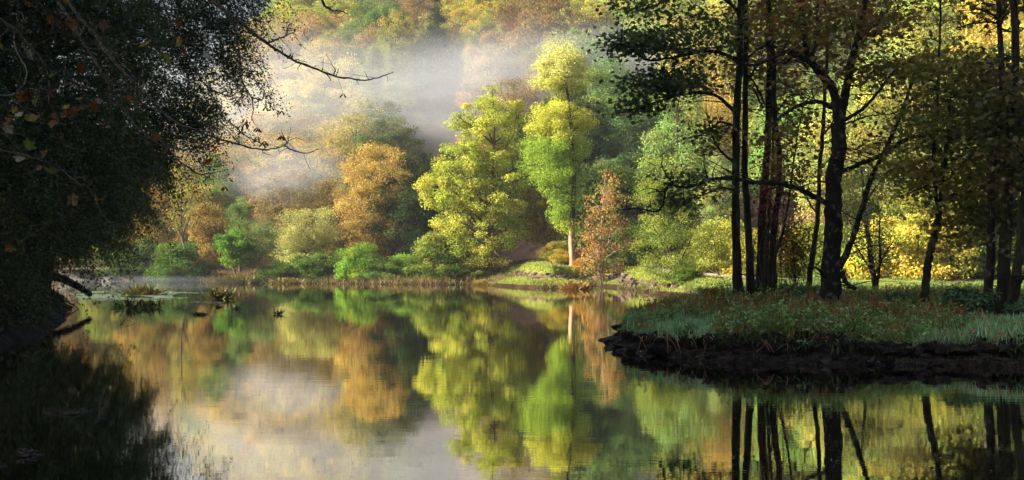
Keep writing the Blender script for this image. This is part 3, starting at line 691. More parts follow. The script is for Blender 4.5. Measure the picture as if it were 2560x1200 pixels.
# ------------------------------------------------------------------ mist and haze
def mist(name, label, c, rad, dens, nscale, seed, thr=.45, step=None):
    bmV = []; 
    me = bpy.data.meshes.new(name)
    import bmesh
    bm = bmesh.new(); bmesh.ops.create_icosphere(bm, subdivisions=3, radius=1.0); bm.to_mesh(me); bm.free()
    m, t, out = newmat(name); N = t.nodes.new; L = t.links.new
    tc = N('ShaderNodeTexCoord'); ln = N('ShaderNodeVectorMath'); ln.operation = 'LENGTH'; L(tc.outputs['Object'], ln.inputs[0])
    fall = N('ShaderNodeMapRange'); fall.interpolation_type = 'SMOOTHSTEP'; fall.inputs['From Min'].default_value = .98; fall.inputs['From Max'].default_value = .25
    fall.inputs['To Min'].default_value = 0; fall.inputs['To Max'].default_value = 1; L(ln.outputs['Value'], fall.inputs['Value'])
    ge = N('ShaderNodeNewGeometry'); no = N('ShaderNodeTexNoise'); no.inputs['Scale'].default_value = nscale; no.inputs['Detail'].default_value = 6; no.inputs['Roughness'].default_value = .6
    mp = N('ShaderNodeMapping'); mp.inputs['Location'].default_value = (seed, seed*2, 0); mp.inputs['Scale'].default_value = (.65, 1, 1.9); mp.inputs['Rotation'].default_value = (0, .45, 0); L(ge.outputs['Position'], mp.inputs[0]); L(mp.outputs[0], no.inputs[0])
    nr = N('ShaderNodeMapRange'); nr.inputs['From Min'].default_value = thr-.13; nr.inputs['From Max'].default_value = thr+.2; L(no.outputs['Fac'], nr.inputs['Value'])
    mu = N('ShaderNodeMath'); mu.operation = 'MULTIPLY'; L(fall.outputs[0], mu.inputs[0]); L(nr.outputs[0], mu.inputs[1])
    m2 = N('ShaderNodeMath'); m2.operation = 'MULTIPLY'; m2.inputs[1].default_value = dens; L(mu.outputs[0], m2.inputs[0])
    pv = N('ShaderNodeVolumeScatter'); pv.inputs['Color'].default_value = (.80, .88, 1.0, 1); pv.inputs['Anisotropy'].default_value = 0.0
    L(m2.outputs[0], pv.inputs['Density']); L(pv.outputs[0], out.inputs['Volume'])
    o = link(name, me, m); o.location = c; o.scale = rad
    return tag(o, label, 'mist', kind='stuff')
mist('mist', 'bright sunlit mist bank hanging over the middle of the wooded hillside', (-27, 169, 23), (39, 18, 12.5), .042, .06, 3.0, .46)
mist('mist', 'thin blue-grey mist trailing right across the slope behind the maple', (3, 170, 24), (32, 18, 13), .038, .065, 11.0, .47)
mist('mist', 'faint wisp of mist drifting low in front of the grey-brown trees', (-26, 147, 12.5), (10, 5, 5), .07, .12, 23.0, .46)
mist('mist', 'pale veil of mist on the hill right of the cypress top', (14, 172, 29), (13, 12, 6), .03, .07, 31.0, .44)
mist('mist', 'low white vapour lying on the water in front of the footbridge', (-36, 132, .3), (15, 12, .7), .008, .2, 41.0, .42)
def haze():
    mb = MB(); mb.box((0, 205, 64), (640, 640, 150))
    m, t, out = newmat('haze'); pv = t.nodes.new('ShaderNodeVolumePrincipled')
    pv.inputs['Color'].default_value = (.85, .92, 1, 1); pv.inputs['Density'].default_value = .00022
    t.links.new(pv.outputs[0], out.inputs['Volume'])
    tag(link('haze', mb.mesh('haze', smooth=False), m), 'thin pale morning haze filling the valley', 'haze', kind='stuff')
haze()
# ------------------------------------------------------------------ traced trees on the island
def traced(kind, label, basepx, D, trunk, w0, w1, limbs, blobs, seed, cols, gf=None, bark=None, ls=.13, nleaf=70, cs=.42, tmpl=MAPLE, group=None, squash=.45, mat=None, xtra=0):
    """trunk / limbs: photograph pixels; widths in pixels; blobs: (cx, cy, rx, ry, n clumps, depth offset, depth spread)"""
    rng = np.random.default_rng(seed); m = D/F
    b = W(basepx[0], basepx[1], D); b[2] = (gf or iz_at)(b[0], b[1])-.08
    dep = lambda k: (rng.random()-.5)*k
    tr = [b]+[W(x, y, D)+np.array([0, dep(.3), 0]) for x, y in trunk]
    n = 34; tp = curve(tr, n, .035, rng); t = np.linspace(0, 1, n); rad = (w0*(1-t)+w1*t)*m/2*(1+.55*np.exp(-t*26))
    mb = MB(); mb.tube(tp, rad, 12, .22, rng)
    nodes = [(tp[k], rad[k]) for k in range(4, n)]
    for L_ in limbs:
        poly, a0, a1 = L_[:3]; dd = L_[3] if len(L_) > 3 else dep(2.0)
        P = []
        for k, (x, y) in enumerate(poly):
            f = k/max(1, len(poly)-1); P.append(W(x, y, D+dd*f*1.0))
        q = curve(P, 6*len(P), .03, rng); R = np.linspace(a0, a1, len(q))*m/2*(.9+.25*rng.random(len(q)))
        mb.tube(q, R, 7, .15, rng, cap=True); nodes += [(q[k], R[k]) for k in range(2, len(q))]
        # side twigs
        for k in range(3, len(q)-1, 2):
            d = rng.normal(size=3); d[2] = abs(d[2])*.7-.15; d = d/np.linalg.norm(d); ln = (.4+1.1*rng.random())*min(1.2, .3+R[k]*14)
            tw = curve([q[k], q[k]+d*ln*.5+rng.normal(size=3)*.08, q[k]+d*ln+rng.normal(size=3)*.15], 6); mb.tube(tw, np.linspace(min(R[k]*.5, .02), .005, 6), 4)
    cl = []
    for (cx, cy, rx, ry, nn, dd, sp) in blobs:
        th = rng.random(nn)*2*math.pi; r = np.sqrt(rng.random(nn)); x = cx+rx*r*np.cos(th); y = cy+ry*r*np.sin(th); Dd = D+dd+.9+(rng.random(nn)-.5)*sp
        cl.append(np.stack([(x-1280)/F*Dd, Dd, CAMZ-(y-HY)/F*Dd], 1))
    t_ = thing(kind, label, 'tree', b, group)
    if cl:
        cl = np.vstack(cl)
        NP = np.array([q[0] for q in nodes]); NR = np.array([q[1] for q in nodes])
        for c in cl[rng.permutation(len(cl))]:
            dd = np.linalg.norm(NP-c, axis=1)+.4*np.maximum(0, NP[:, 2]-c[2]); j = int(np.argmin(dd)); a = NP[j]
            if dd[j] < .15: continue
            mid = a*.5+c*.5+rng.normal(size=3)*dd[j]*.1+np.array([0, 0, .08*dd[j]]); P = curve([a, mid, c], 6); R = np.linspace(min(NR[j]*.6, .006+.010*dd[j]), .005, 6)
            mb.tube(P, R, 4)
            NP = np.vstack([NP, P[3:]]); NR = np.concatenate([NR, R[3:]])
        N = len(cl)*nleaf; ci = np.repeat(np.arange(len(cl)), nleaf)
        off = rng.normal(size=(N, 3))*np.array([cs, cs, cs*squash]); P = cl[ci]+off
        nor = rng.normal(size=(N, 3))*.6+np.array([0, -.15, 1.0]); A = rng.normal(size=(N, 3))+np.array([0, 0, -.5])
        cb = (cols if callable(cols) else palette(cols))(cl, rng); col = cb[ci]*(.6+.7*rng.random((N, 1)))
        link('crown', leaves_mesh(kind+'_crown', P-b, A, nor, ls*(.55+.75*rng.random(N)), col, tmpl, .25), mat or M_NEAR, t_)
    link('trunk', mb.mesh(kind+'_trunk', off=b), bark or M_MOSSB, t_)
    return t_
OCH = [(.20, .17, .035), (.28, .18, .04), (.15, .19, .04), (.26, .11, .03)]
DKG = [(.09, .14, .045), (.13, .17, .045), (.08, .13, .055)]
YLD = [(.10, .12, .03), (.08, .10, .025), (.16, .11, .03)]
YLG = [(.24, .25, .045), (.17, .21, .04), (.32, .23, .045)]
traced('island_maple', 'left trunk of the close dark pair, its leafy sprays reaching left over the channel', (1848, 722), 38,
       [(1843, 600), (1840, 450), (1842, 300), (1850, 130), (1850, -40), (1846, -220), (1850, -380)], 23, 12,
       [([(1846, 290), (1800, 245), (1760, 232), (1690, 240), (1620, 262), (1575, 275)], 9, 3, -2.0), ([(1850, 150), (1780, 128), (1700, 140), (1620, 150), (1560, 112), (1530, 122)], 9, 3, -2.5),
        ([(1850, 30), (1780, -20), (1700, -10), (1620, 20), (1585, 30)], 8, 3, -2), ([(1846, 320), (1800, 305), (1770, 330), (1720, 345)], 7, 3, 2), ([(1848, 420), (1790, 360), (1765, 280)], 7, 3, 1.5),
        ([(1848, 480), (1808, 470), (1770, 482), (1720, 500), (1690, 530)], 6, 2, -2)],
       [(1600, 100, 70, 22, 26, -2, 2), (1560, 120, 34, 14, 10, -2, 1), (1680, 120, 80, 40, 30, -1.5, 3), (1640, 215, 80, 22, 28, -2, 2), (1600, 262, 42, 22, 16, -2, 1), (1700, 200, 90, 34, 34, -1, 3), (1620, 15, 60, 22, 18, -2, 2),
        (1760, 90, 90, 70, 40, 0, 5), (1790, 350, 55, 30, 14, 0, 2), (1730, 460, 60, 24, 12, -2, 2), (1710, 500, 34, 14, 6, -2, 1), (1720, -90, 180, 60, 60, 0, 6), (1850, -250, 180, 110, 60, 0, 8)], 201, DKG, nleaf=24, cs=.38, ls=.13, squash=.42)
traced('island_tree', 'right trunk of the close dark pair on the island, leaning slightly left', (1880, 735), 38.6,
       [(1872, 620), (1866, 500), (1864, 400), (1864, 250), (1864, 80), (1862, -100), (1868, -260)], 20, 9,
       [([(1862, 60), (1830, 10), (1790, -60)], 9, 4, 1), ([(1862, 210), (1900, 160), (1960, 120), (1990, 60)], 7, 3, 1.5), ([(1862, 150), (1905, 118), (1950, 122), (2000, 150)], 7, 3, -1)],
       [(1900, 60, 90, 60, 34, 0, 5), (1960, 160, 60, 50, 18, 0, 4), (1900, 240, 60, 40, 8, 1, 4), (1860, -160, 150, 70, 40, 0, 7)], 202, OCH, nleaf=24, cs=.42)
traced('island_tree', 'straight lichen-grey trunk just right of the close pair', (1900, 724), 40,
       [(1905, 600), (1908, 480), (1918, 350), (1922, 200), (1920, 60), (1925, -90), (1920, -230)], 23, 9,
       [([(1920, 152), (1960, 158), (1990, 140), (2020, 175)], 9, 5, -.6), ([(1912, 260), (1880, 200), (1840, 175)], 6, 2.5), ([(1908, 270), (1885, 225), (1870, 210)], 5, 2)],
       [(1940, 20, 70, 60, 26, 0, 4), (1860, 190, 60, 30, 10, 1, 3), (1940, -120, 110, 60, 30, 0, 5)], 203, OCH, nleaf=24, cs=.42)
traced('island_tree', 'thinnest stem in the cluster right of the close pair', (1914, 722), 40.8,
       [(1918, 620), (1924, 520), (1930, 430), (1932, 300), (1928, 180)], 11, 4,
       [([(1930, 400), (1955, 330), (1975, 250)], 4, 2)], [(1950, 240, 40, 60, 12, 0, 2)], 204, OCH, nleaf=22, cs=.35)
traced('island_tree', 'kinked trunk with a thin side stem, rightmost of the left cluster', (1928, 724), 39.4,
       [(1935, 640), (1933, 570), (1946, 500), (1946, 400), (1936, 280), (1932, 150), (1925, 20), (1930, -120)], 21, 7,
       [([(1938, 640), (1955, 590), (1972, 500), (1982, 420), (1995, 330), (2010, 260)], 8, 3, 1.2), ([(1936, 290), (1975, 240), (2010, 235)], 5, 2)],
       [(1990, 300, 50, 50, 16, 0, 3), (1930, -60, 80, 60, 20, 0, 4)], 205, OCH, nleaf=24, cs=.38)
traced('island_alder', 'thickest dark trunk on the island, forking wide with long crooked limbs', (2075, 742), 35.5,
       [(2080, 660), (2082, 560), (2088, 450), (2094, 380), (2098, 310)], 50, 34,
       [([(2098, 320), (2085, 230), (2050, 180), (2022, 140), (2008, 60), (2000, -30), (1985, -140)], 26, 12, .8), ([(2098, 320), (2112, 240), (2125, 170), (2140, 110), (2160, 30), (2172, -80), (2190, -200)], 24, 10, -.6),
        ([(2080, 270), (2050, 255), (2000, 262), (1965, 282), (1940, 300), (1910, 330)], 11, 4, -2.0), ([(2050, 180), (2010, 148), (1975, 128), (1925, 148), (1890, 162), (1855, 160), (1820, 140)], 13, 4, -1.5),
        ([(2070, 508), (2030, 488), (1990, 470), (1940, 458), (1880, 455), (1820, 446), (1780, 448), (1740, 462), (1705, 468), (1672, 458)], 15, 4, -2.2),
        ([(1672, 460), (1662, 485), (1658, 512), (1640, 528), (1600, 522), (1560, 524), (1520, 532)], 6, 2, 0), ([(1690, 466), (1668, 440), (1655, 410), (1660, 380)], 4, 2, 0),
        ([(2102, 430), (2150, 410), (2200, 390), (2250, 358), (2300, 340), (2370, 340), (2440, 348), (2490, 365)], 13, 6, -1.5), ([(2440, 350), (2465, 380), (2470, 430)], 6, 2, -.5),
        ([(2110, 300), (2160, 270), (2210, 210), (2250, 165), (2310, 145), (2370, 130)], 10, 3, 1.5), ([(2245, 160), (2290, 175), (2330, 190), (2390, 200)], 8, 3, 1.5),
        ([(2112, 310), (2170, 290), (2230, 285), (2260, 262)], 5, 2, -1), ([(2130, 160), (2150, 100), (2200, 50), (2240, 0)], 9, 3, 1), ([(2030, 150), (2040, 80), (2045, 0), (2050, -80)], 9, 4, 1),
        ([(2098, 672), (2130, 600), (2155, 520), (2180, 440), (2215, 370), (2250, 290), (2275, 220), (2300, 140)], 17, 6, 1.0), ([(2104, 680), (2118, 710), (2140, 722)], 14, 10, -.2), ([(2070, 700), (2040, 670), (2010, 660)], 8, 3, -1)],
       [(2080, 60, 130, 70, 60, 0, 6), (2200, 40, 90, 60, 34, 0, 5), (1990, 60, 70, 60, 20, 0, 4), (2160, 180, 90, 40, 18, 0, 4), (1980, 430, 50, 40, 8, -1, 3), (2270, 190, 90, 50, 26, 1, 4), (2100, -140, 260, 90, 90, 0, 9), (2160, 350, 60, 40, 6, 0, 4), (1960, 350, 60, 40, 10, -1, 3)],
       206, OCH, nleaf=26, cs=.42, bark=M_BIRCH)
traced('island_tree', 'slender trunk standing just left of the thickest island trunk', (2018, 722), 42,
       [(2030, 640), (2044, 550), (2050, 440), (2058, 320), (2064, 215), (2068, 100), (2060, -40)], 14, 6,
       [([(2046, 540), (2020, 500), (2005, 450)], 5, 2), ([(2056, 340), (2085, 300), (2110, 250)], 5, 2)], [(2060, 100, 50, 80, 16, 0, 3), (2000, 420, 30, 40, 5, 0, 2)], 207, OCH, nleaf=20, cs=.38)
traced('island_maple', 'slanting dark trunk alone between thickest trunk and right cluster, forking into two upright stems', (2308, 762), 33,
       [(2322, 680), (2335, 600), (2346, 530)], 22, 15,
       [([(2346, 535), (2338, 470), (2334, 400), (2340, 320), (2345, 220), (2350, 80), (2352, -60)], 11, 5, .5), ([(2346, 535), (2356, 450), (2366, 370), (2372, 290), (2376, 250), (2396, 232)], 12, 5, -.5), ([(2374, 260), (2366, 230), (2355, 160)], 6, 3, 0),
        ([(2350, 500), (2400, 480), (2450, 470), (2500, 440)], 6, 2, -1), ([(2340, 430), (2290, 420), (2240, 400)], 5, 2, 1)],
       [(2300, 400, 90, 60, 34, 0, 4), (2420, 420, 100, 50, 40, 0, 4), (2350, 300, 110, 60, 46, 0, 4), (2440, 560, 80, 50, 24, 0, 4), (2300, 470, 70, 40, 14, 1, 3), (2360, 180, 120, 60, 40, 0, 5), (2380, 20, 60, 60, 8, 0, 5), (2440, 500, 90, 50, 22, -1, 3)], 208, YLG, nleaf=30, cs=.40)
traced('island_birch', 'right-hand slim trunk with pale birch patches and small right-angled boughs', (2462, 778), 31,
       [(2472, 680), (2478, 560), (2482, 430), (2494, 300), (2500, 200), (2504, 100), (2500, 0), (2490, -140)], 23, 10,
       [([(2500, 60), (2480, 35), (2440, 22), (2425, 22)], 7, 3, 0), ([(2498, 66), (2512, 20), (2520, -60)], 11, 5, 0), ([(2500, 60), (2470, 55), (2420, 62), (2390, 70)], 6, 3, 0), ([(2504, 150), (2535, 140), (2560, 150), (2600, 170)], 6, 3, 0), ([(2500, 72), (2540, 80), (2590, 60)], 6, 3, 0)],
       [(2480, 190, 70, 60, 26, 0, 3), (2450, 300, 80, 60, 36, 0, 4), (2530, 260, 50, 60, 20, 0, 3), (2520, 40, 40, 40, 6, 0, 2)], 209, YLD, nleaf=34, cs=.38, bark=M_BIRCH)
traced('island_tree', 'stout black trunk between the birch-patched trunk and the one at the frame edge', (2505, 782), 30.5,
       [(2512, 680), (2518, 560), (2522, 420), (2530, 280), (2534, 120), (2528, -60)], 34, 16,
       [([(2520, 450), (2560, 400), (2620, 360)], 9, 4), ([(2518, 560), (2480, 540), (2440, 560)], 6, 2)], [(2530, 360, 60, 80, 34, 0, 3), (2520, 520, 60, 60, 24, .5, 3), (2540, -40, 80, 60, 18, 0, 3)], 210, YLD, nleaf=34, cs=.38)
traced('island_tree', 'leaning dark trunk hard against the right frame edge', (2528, 795), 29.5,
       [(2540, 700), (2550, 600), (2560, 480), (2580, 340), (2590, 180), (2600, 0)], 25, 12,
       [([(2545, 720), (2560, 690), (2590, 660)], 8, 4)], [(2560, 440, 40, 70, 16, 0, 2), (2580, 600, 50, 60, 14, 0, 2), (2590, 250, 60, 90, 20, 0, 3)], 211, YLD, nleaf=34, cs=.38)
traced('island_sallow', 'leafy multi-stemmed sallow on the far side of the island, right of the thickest trunk', (2192, 722), 55,
       [(2180, 660), (2168, 580), (2160, 500), (2155, 420)], 16, 5,
       [([(2192, 720), (2200, 650), (2198, 590), (2200, 540)], 8, 3), ([(2186, 690), (2210, 640), (2235, 600)], 6, 2), ([(2180, 680), (2155, 640), (2130, 600)], 6, 2)],
       [(2160, 520, 60, 70, 34, 0, 4), (2180, 620, 60, 50, 24, 0, 4), (2150, 420, 50, 50, 18, 0, 3)], 212, [(.13, .18, .05), (.18, .22, .06)], nleaf=80, cs=.4, tmpl=RHOMB, ls=.12)
hero('young_alder', 'sparse sapling with crossing bare twigs at the left end of the island', 'tree', (1985, 725), 47, [(1990, 680), (1980, 620), (1975, 570)],
     [(540, 1955, 2000), (580, 1935, 2030), (640, 1930, 2050), (690, 1945, 2040)], 50, 50, .3, .1, [(.20, .13, .03), (.14, .14, .03)], .05, 120, limbs=16, twig=.01, attach=1.2, bark=M_BARK)

# red creeper on the trunks of the cluster
def creeper():
    rng = np.random.default_rng(31); b = W(1900, 720, 39.0); b[2] = iz_at(b[0], b[1])
    N = 900; x = rng.normal(1935, 32, N); y = rng.normal(470, 62, N); D = 38.4+rng.random(N)*1.6
    P = np.stack([(x-1280)/F*D, D, CAMZ-(y-HY)/F*D], 1)-b
    col = palette([(.22, .015, .012), (.16, .01, .01), (.30, .04, .02)])(P, rng)
    me = leaves_mesh('creeper', P, rng.normal(size=(N, 3))-np.array([0, 0, 1]), rng.normal(size=(N, 3))+np.array([0, -.6, .5]), .09*(.5+rng.random(N)), col, OVAL)
    t = thing('red_creeper', 'dark red creeper leaves draped among the cluster of trunks at mid height', 'creeper', b)
    mb = MB()
    for k in range(10):
        x0 = 1895+rng.random()*60; P = [W(x0, 722, 39.2)]+[W(x0+rng.normal()*12, yy, 38.7+rng.random()) for yy in (620, 540, 460, 390)]
        mb.tube(curve(P, 20), np.linspace(.012, .005, 20), 4)
    link('vine_stem', mb.mesh('vine_stem', off=b), M_BARK, t); link('leaves', me, M_NEAR, t)
creeper()

# ------------------------------------------------------------------ dark overhanging trees on the left bank
XR = np.array([(-500, 560), (-100, 640), (0, 655), (100, 640), (200, 600), (270, 545), (350, 485), (420, 425), (470, 375), (540, 325), (600, 240), (640, 150), (680, 85), (720, 60), (760, 60)], float)
def left_tree(label, tpx, tpy, D, r0, yr, xr, nspray, seed, nl=150, thin=1.0, lens=2.0, cols=None, trunk=None):
    rng = np.random.default_rng(seed); m = D/F
    b = W(tpx, tpy, D); b[2] = gz_at(b[0], b[1], lbvh)-.2
    zt = CAMZ-(yr[0]-HY)*m
    tr = [b, b+np.array([.4, .1, 3.0]), b+np.array([.1, -.3, 7.0]), b+np.array([1.0, .2, 11.0]), np.array([b[0]+1.2, b[1], zt])]
    if trunk: tr = [b]+[W(x, y, D) for x, y in trunk]
    tp = curve(tr, 26, .05, rng); rad = np.linspace(r0, r0*.25, 26)*(1+.5*np.exp(-np.arange(26)*.8))
    mb = MB(); mb.tube(tp, rad, 12, .2, rng); nodes = [(tp[k], rad[k]) for k in range(5, 26)]
    # spray origins
    y = yr[0]+(yr[1]-yr[0])*rng.random(nspray*2); xe = np.minimum(np.interp(y, XR[:, 0], XR[:, 1]), xr[1])-40
    u = rng.random(nspray*2)**thin; x = xr[0]+(xe-xr[0])*u; keep = (xe > xr[0]+20); x = x[keep][:nspray]; y = y[keep][:nspray]
    x = x+40*(noise2(y*.02, 0*y, seed)-.5)*2
    Dd = D+(rng.random(len(x))-.5)*9*np.clip((xr[1]+150-x)/500, .35, 1)
    O = np.stack([(x-1280)/F*Dd, Dd, CAMZ-(y-HY)/F*Dd], 1)
    # limbs towards farthest origins
    idx = [int(np.argmax(O[:, 0]))]; d = np.linalg.norm(O-O[idx[0]], axis=1)
    for _ in range(26): k = int(np.argmax(d)); idx.append(k); d = np.minimum(d, np.linalg.norm(O-O[k], axis=1))
    for k in idx:
        c = O[k]; hd = np.linalg.norm(c[:2]-b[:2]); j = int(np.argmin(np.abs(tp[:, 2]-np.clip(c[2]-.1*hd, b[2]+1.5, zt-.5)))); a = tp[j]
        P = curve([a, a*.6+c*.4+np.array([0, 0, .14*hd]), a*.25+c*.75+np.array([0, 0, .1*hd])+rng.normal(size=3)*.2, c], 14, .1, rng); R = np.linspace(min(rad[j]*.6, .12), .015, 14)
        mb.tube(P, R, 6); nodes += [(P[q], R[q]) for q in range(2, 14)]
    NP = np.array([q[0] for q in nodes]); NR = np.array([q[1] for q in nodes])
    LP = []; LA = []; 
    for k in range(len(O)):
        o = O[k]; dd = np.linalg.norm(NP-o, axis=1); j = int(np.argmin(dd))
        if dd[j] > .3: mb.tube(curve([NP[j], NP[j]*.5+o*.5+np.array([0, 0, .1*dd[j]])+rng.normal(size=3)*.1, o], 5), np.linspace(min(NR[j]*.5, .02), .008, 5), 4)
        ln = lens*(.5+rng.random()); di = np.array([.35+.7*rng.random(), (rng.random()-.5)*.8, .25-.5*rng.random()])
        e1 = o+di*ln*.55; e2 = o+di*ln*.9+np.array([0, 0, -ln*(.3+.4*rng.random())]); q = curve([o, e1, e2], 7); mb.tube(q, np.linspace(.011, .003, 7), 3)
        t = rng.random(nl)*6; i = np.minimum(t.astype(int), 5); f = (t-i)[:, None]; P = q[i]*(1-f)+q[i+1]*f
        LP.append(P+rng.normal(size=(nl, 3))*np.array([.17, .17, .12])*(1.1-.06*t)[:, None]); LA.append(np.repeat((q[-1]-q[0])[None], nl, 0))
    P = np.vstack(LP); A = unit(np.vstack(LA))+rng.normal(size=P.shape)*.7; N = len(P)
    nor = rng.normal(size=(N, 3))*.7+np.array([0, -.2, .6])
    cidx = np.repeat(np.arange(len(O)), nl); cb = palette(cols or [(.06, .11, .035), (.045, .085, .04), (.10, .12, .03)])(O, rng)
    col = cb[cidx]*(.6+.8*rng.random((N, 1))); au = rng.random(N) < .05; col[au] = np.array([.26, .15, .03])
    t_ = thing('overhanging_tree', label, 'tree', b)
    link('trunk', mb.mesh('overhanging_trunk', off=b), M_BARK, t_)
    link('crown', leaves_mesh('overhanging_crown', P-b, A, nor, .085*(.6+.8*rng.random(N)), col, RHOMB), M_NEAR, t_)
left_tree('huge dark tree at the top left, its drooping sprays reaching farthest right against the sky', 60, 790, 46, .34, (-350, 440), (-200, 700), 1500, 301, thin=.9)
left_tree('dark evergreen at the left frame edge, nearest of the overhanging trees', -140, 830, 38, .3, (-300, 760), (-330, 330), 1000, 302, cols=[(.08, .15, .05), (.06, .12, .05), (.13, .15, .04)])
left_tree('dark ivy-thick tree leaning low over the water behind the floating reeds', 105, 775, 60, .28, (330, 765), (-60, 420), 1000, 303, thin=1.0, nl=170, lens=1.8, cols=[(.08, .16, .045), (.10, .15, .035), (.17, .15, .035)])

# trees added out of frame on the left to keep the island and near water in shade
for k, (x, y, s) in enumerate([(-20, 26, 2.0), (-24, 33, 2.1), (-30, 44, 2.1), (-27, 20, 2.0), (-36, 36, 2.2), (-42, 55, 2.1), (-33, 28, 2.2), (-40, 20, 2.2), (-20, 12, 1.9), (-48, 40, 2.3), (-36, 54, 2.0), (-30, 8, 2.1)]):
    inst('shade_tree', ('round', k % 4), (x, y, .6), (s*.95, s*.95, s*1.05), k*1.7, (.06, .09, .03), 'tall broad green shade tree added on the left bank behind the dark overhanging ones', 'tree', 'shade trees on the left bank', mat=M_LEAF)

# ------------------------------------------------------------------ foreground sycamore branches
def fore():
    rng = np.random.default_rng(77); D = 7.0; m = D/F
    b = np.array([-5.6, 8.8, gz_at(-5.6, 8.8, nbvh)-.1])
    Z = 860/2457.0
    t = thing('overhanging_sycamore', 'nearly leafless sycamore at the left whose long thin twigs hang in front of everything', 'tree', b)
    mb = MB(); tp = curve([b, b+[-.1, .1, 1.5], b+[.2, -.1, 3.2], b+[.3, 0, 5.2], b+[.5, .1, 7.5]], 24, .03, rng); mb.tube(tp, np.linspace(.2, .06, 24), 14, .15, rng)
    link('trunk', mb.mesh('sycamore_trunk', off=b), M_MOSSB, t)
    BR = [
     ([(380, -40), (500, 140), (560, 250), (640, 370), (740, 540), (800, 650), (860, 760), (960, 890), (1090, 1000), (1180, 1050), (1340, 1070), (1450, 1045), (1560, 990), (1585, 968)], 7, 2.2, 7.0),
     ([(455, -40), (560, 120), (660, 230), (760, 370), (870, 500), (980, 610), (1080, 700), (1150, 790), (1250, 870), (1420, 940), (1560, 990), (1700, 1030), (1850, 1065), (1950, 1062), (2030, 1045), (2110, 1080), (2200, 1090), (2280, 1065)], 7.5, 2, 6.6),
     ([(1440, -40), (1600, 70), (1700, 150), (1800, 230), (1910, 310), (2000, 370), (2100, 430), (2250, 490), (2400, 545), (2520, 562), (2610, 572), (2700, 555), (2812, 512)], 9, 2, 7.2),
     ([(-30, 115), (110, 220), (200, 310), (270, 390), (340, 490), (440, 550), (500, 570), (560, 625), (640, 700)], 6.5, 1.8, 6.2),
     ([(1150, -30), (1200, 110), (1230, 220), (1300, 330), (1370, 450), (1430, 560), (1490, 640), (1560, 760), (1610, 850), (1660, 885), (1740, 960), (1830, 1010), (1900, 1035)], 5.5, 2, 7.6),
     ([(1600, 70), (1670, 190), (1700, 330), (1715, 480), (1740, 600), (1790, 680), (1810, 760), (1795, 840), (1815, 880)], 5, 1.6, 7.2),
     ([(1740, 630), (1720, 700), (1700, 740), (1720, 800)], 3, 1.4, 7.2), ([(1800, 700), (1870, 710), (1900, 680), (1965, 712)], 3, 1.4, 7.2), ([(1490, 640), (1590, 670), (1640, 690), (1690, 665), (1745, 630)], 3.5, 1.6, 7.4),
     ([(-20, 685), (80, 680), (140, 640), (185, 560), (180, 480), (110, 340), (100, 240)], 4.5, 2, 5.6), ([(130, -20), (128, 100), (135, 180), (110, 225)], 3, 2, 6.3),
     ([(1910, 310), (1990, 275), (2040, 255), (2065, 180), (2090, 168)], 5, 1.6, 7.2), ([(2050, 205), (2115, 207)], 2.5, 1.5, 7.2), ([(2030, 262), (2080, 235), (2125, 250)], 3, 1.4, 7.2),
     ([(2290, -20), (2320, 40), (2380, 75), (2440, 80), (2480, 100)], 6, 2, 7.6), ([(2380, 540), (2395, 500), (2375, 475)], 3, 1.3, 7.2), ([(2400, 545), (2420, 490)], 2.5, 1.2, 7.2),
     ([(2110, 430), (2140, 432), (2195, 450)], 2.5, 1.2, 7.2), ([(2300, 500), (2310, 478)], 2, 1.2, 7.2), ([(2030, 1045), (2058, 1010), (2055, 975)], 3, 1.3, 6.6), ([(1700, 0), (1790, 60), (1830, 140), (1870, 155), (1930, 160)], 4, 1.4, 7.8),
     ([(1870, 1070), (1890, 1095), (1930, 1108)], 2, 1.2, 6.6), ([(1420, 940), (1530, 930), (1560, 890), (1590, 925)], 3, 1.3, 6.6),
     ([(860, 0), (910, 150), (980, 220), (1080, 240), (1170, 330)], 4, 1.5, 7.4), ([(620, 100), (700, 250), (760, 340), (830, 400), (880, 470)], 4, 2, 7.2), ([(270, 0), (340, 120), (420, 200), (490, 280)], 3, 1.3, 6.8),
     ([(-20, 1068), (180, 1110), (300, 1150), (400, 1185), (560, 1310), (640, 1350), (690, 1450), (730, 1530), (800, 1600), (880, 1620), (960, 1600)], 4.5, 1.4, 6.4), ([(1250, 1130), (1400, 1230), (1460, 1245), (1540, 1232), (1590, 1222)], 4, 1.4, 7.0), ([(560, 1270), (600, 1265), (500, 1278)], 2, 1.2, 6.4),
     ([(460, 430), (480, 520), (520, 600), (580, 650), (640, 760)], 3, 1.2, 6.6), ([(200, 330), (290, 420), (300, 560), (290, 700), (300, 860)], 3, 1.2, 6.1), ([(340, 490), (355, 620), (350, 720), (400, 830), (430, 940), (460, 1060), (520, 1110)], 3, 1.2, 6.1),
     ([(640, 350), (760, 350), (800, 362)], 2.5, 1.2, 7.0), ([(720, 440), (740, 540), (830, 600), (900, 640), (1060, 740), (1110, 800)], 3, 1.3, 7.0), ([(800, 645), (870, 640), (940, 625)], 3, 1.2, 7.0),
     ([(0, 900), (60, 980), (100, 1080), (110, 1160)], 2.5, 1.2, 6.4), ([(300, 1200), (420, 1340), (440, 1460), (520, 1560), (640, 1600)], 2.5, 1.1, 6.6), ([(840, 1330), (960, 1430), (1060, 1490), (1140, 1510)], 3, 1.3, 8.0)]
    nodes = []
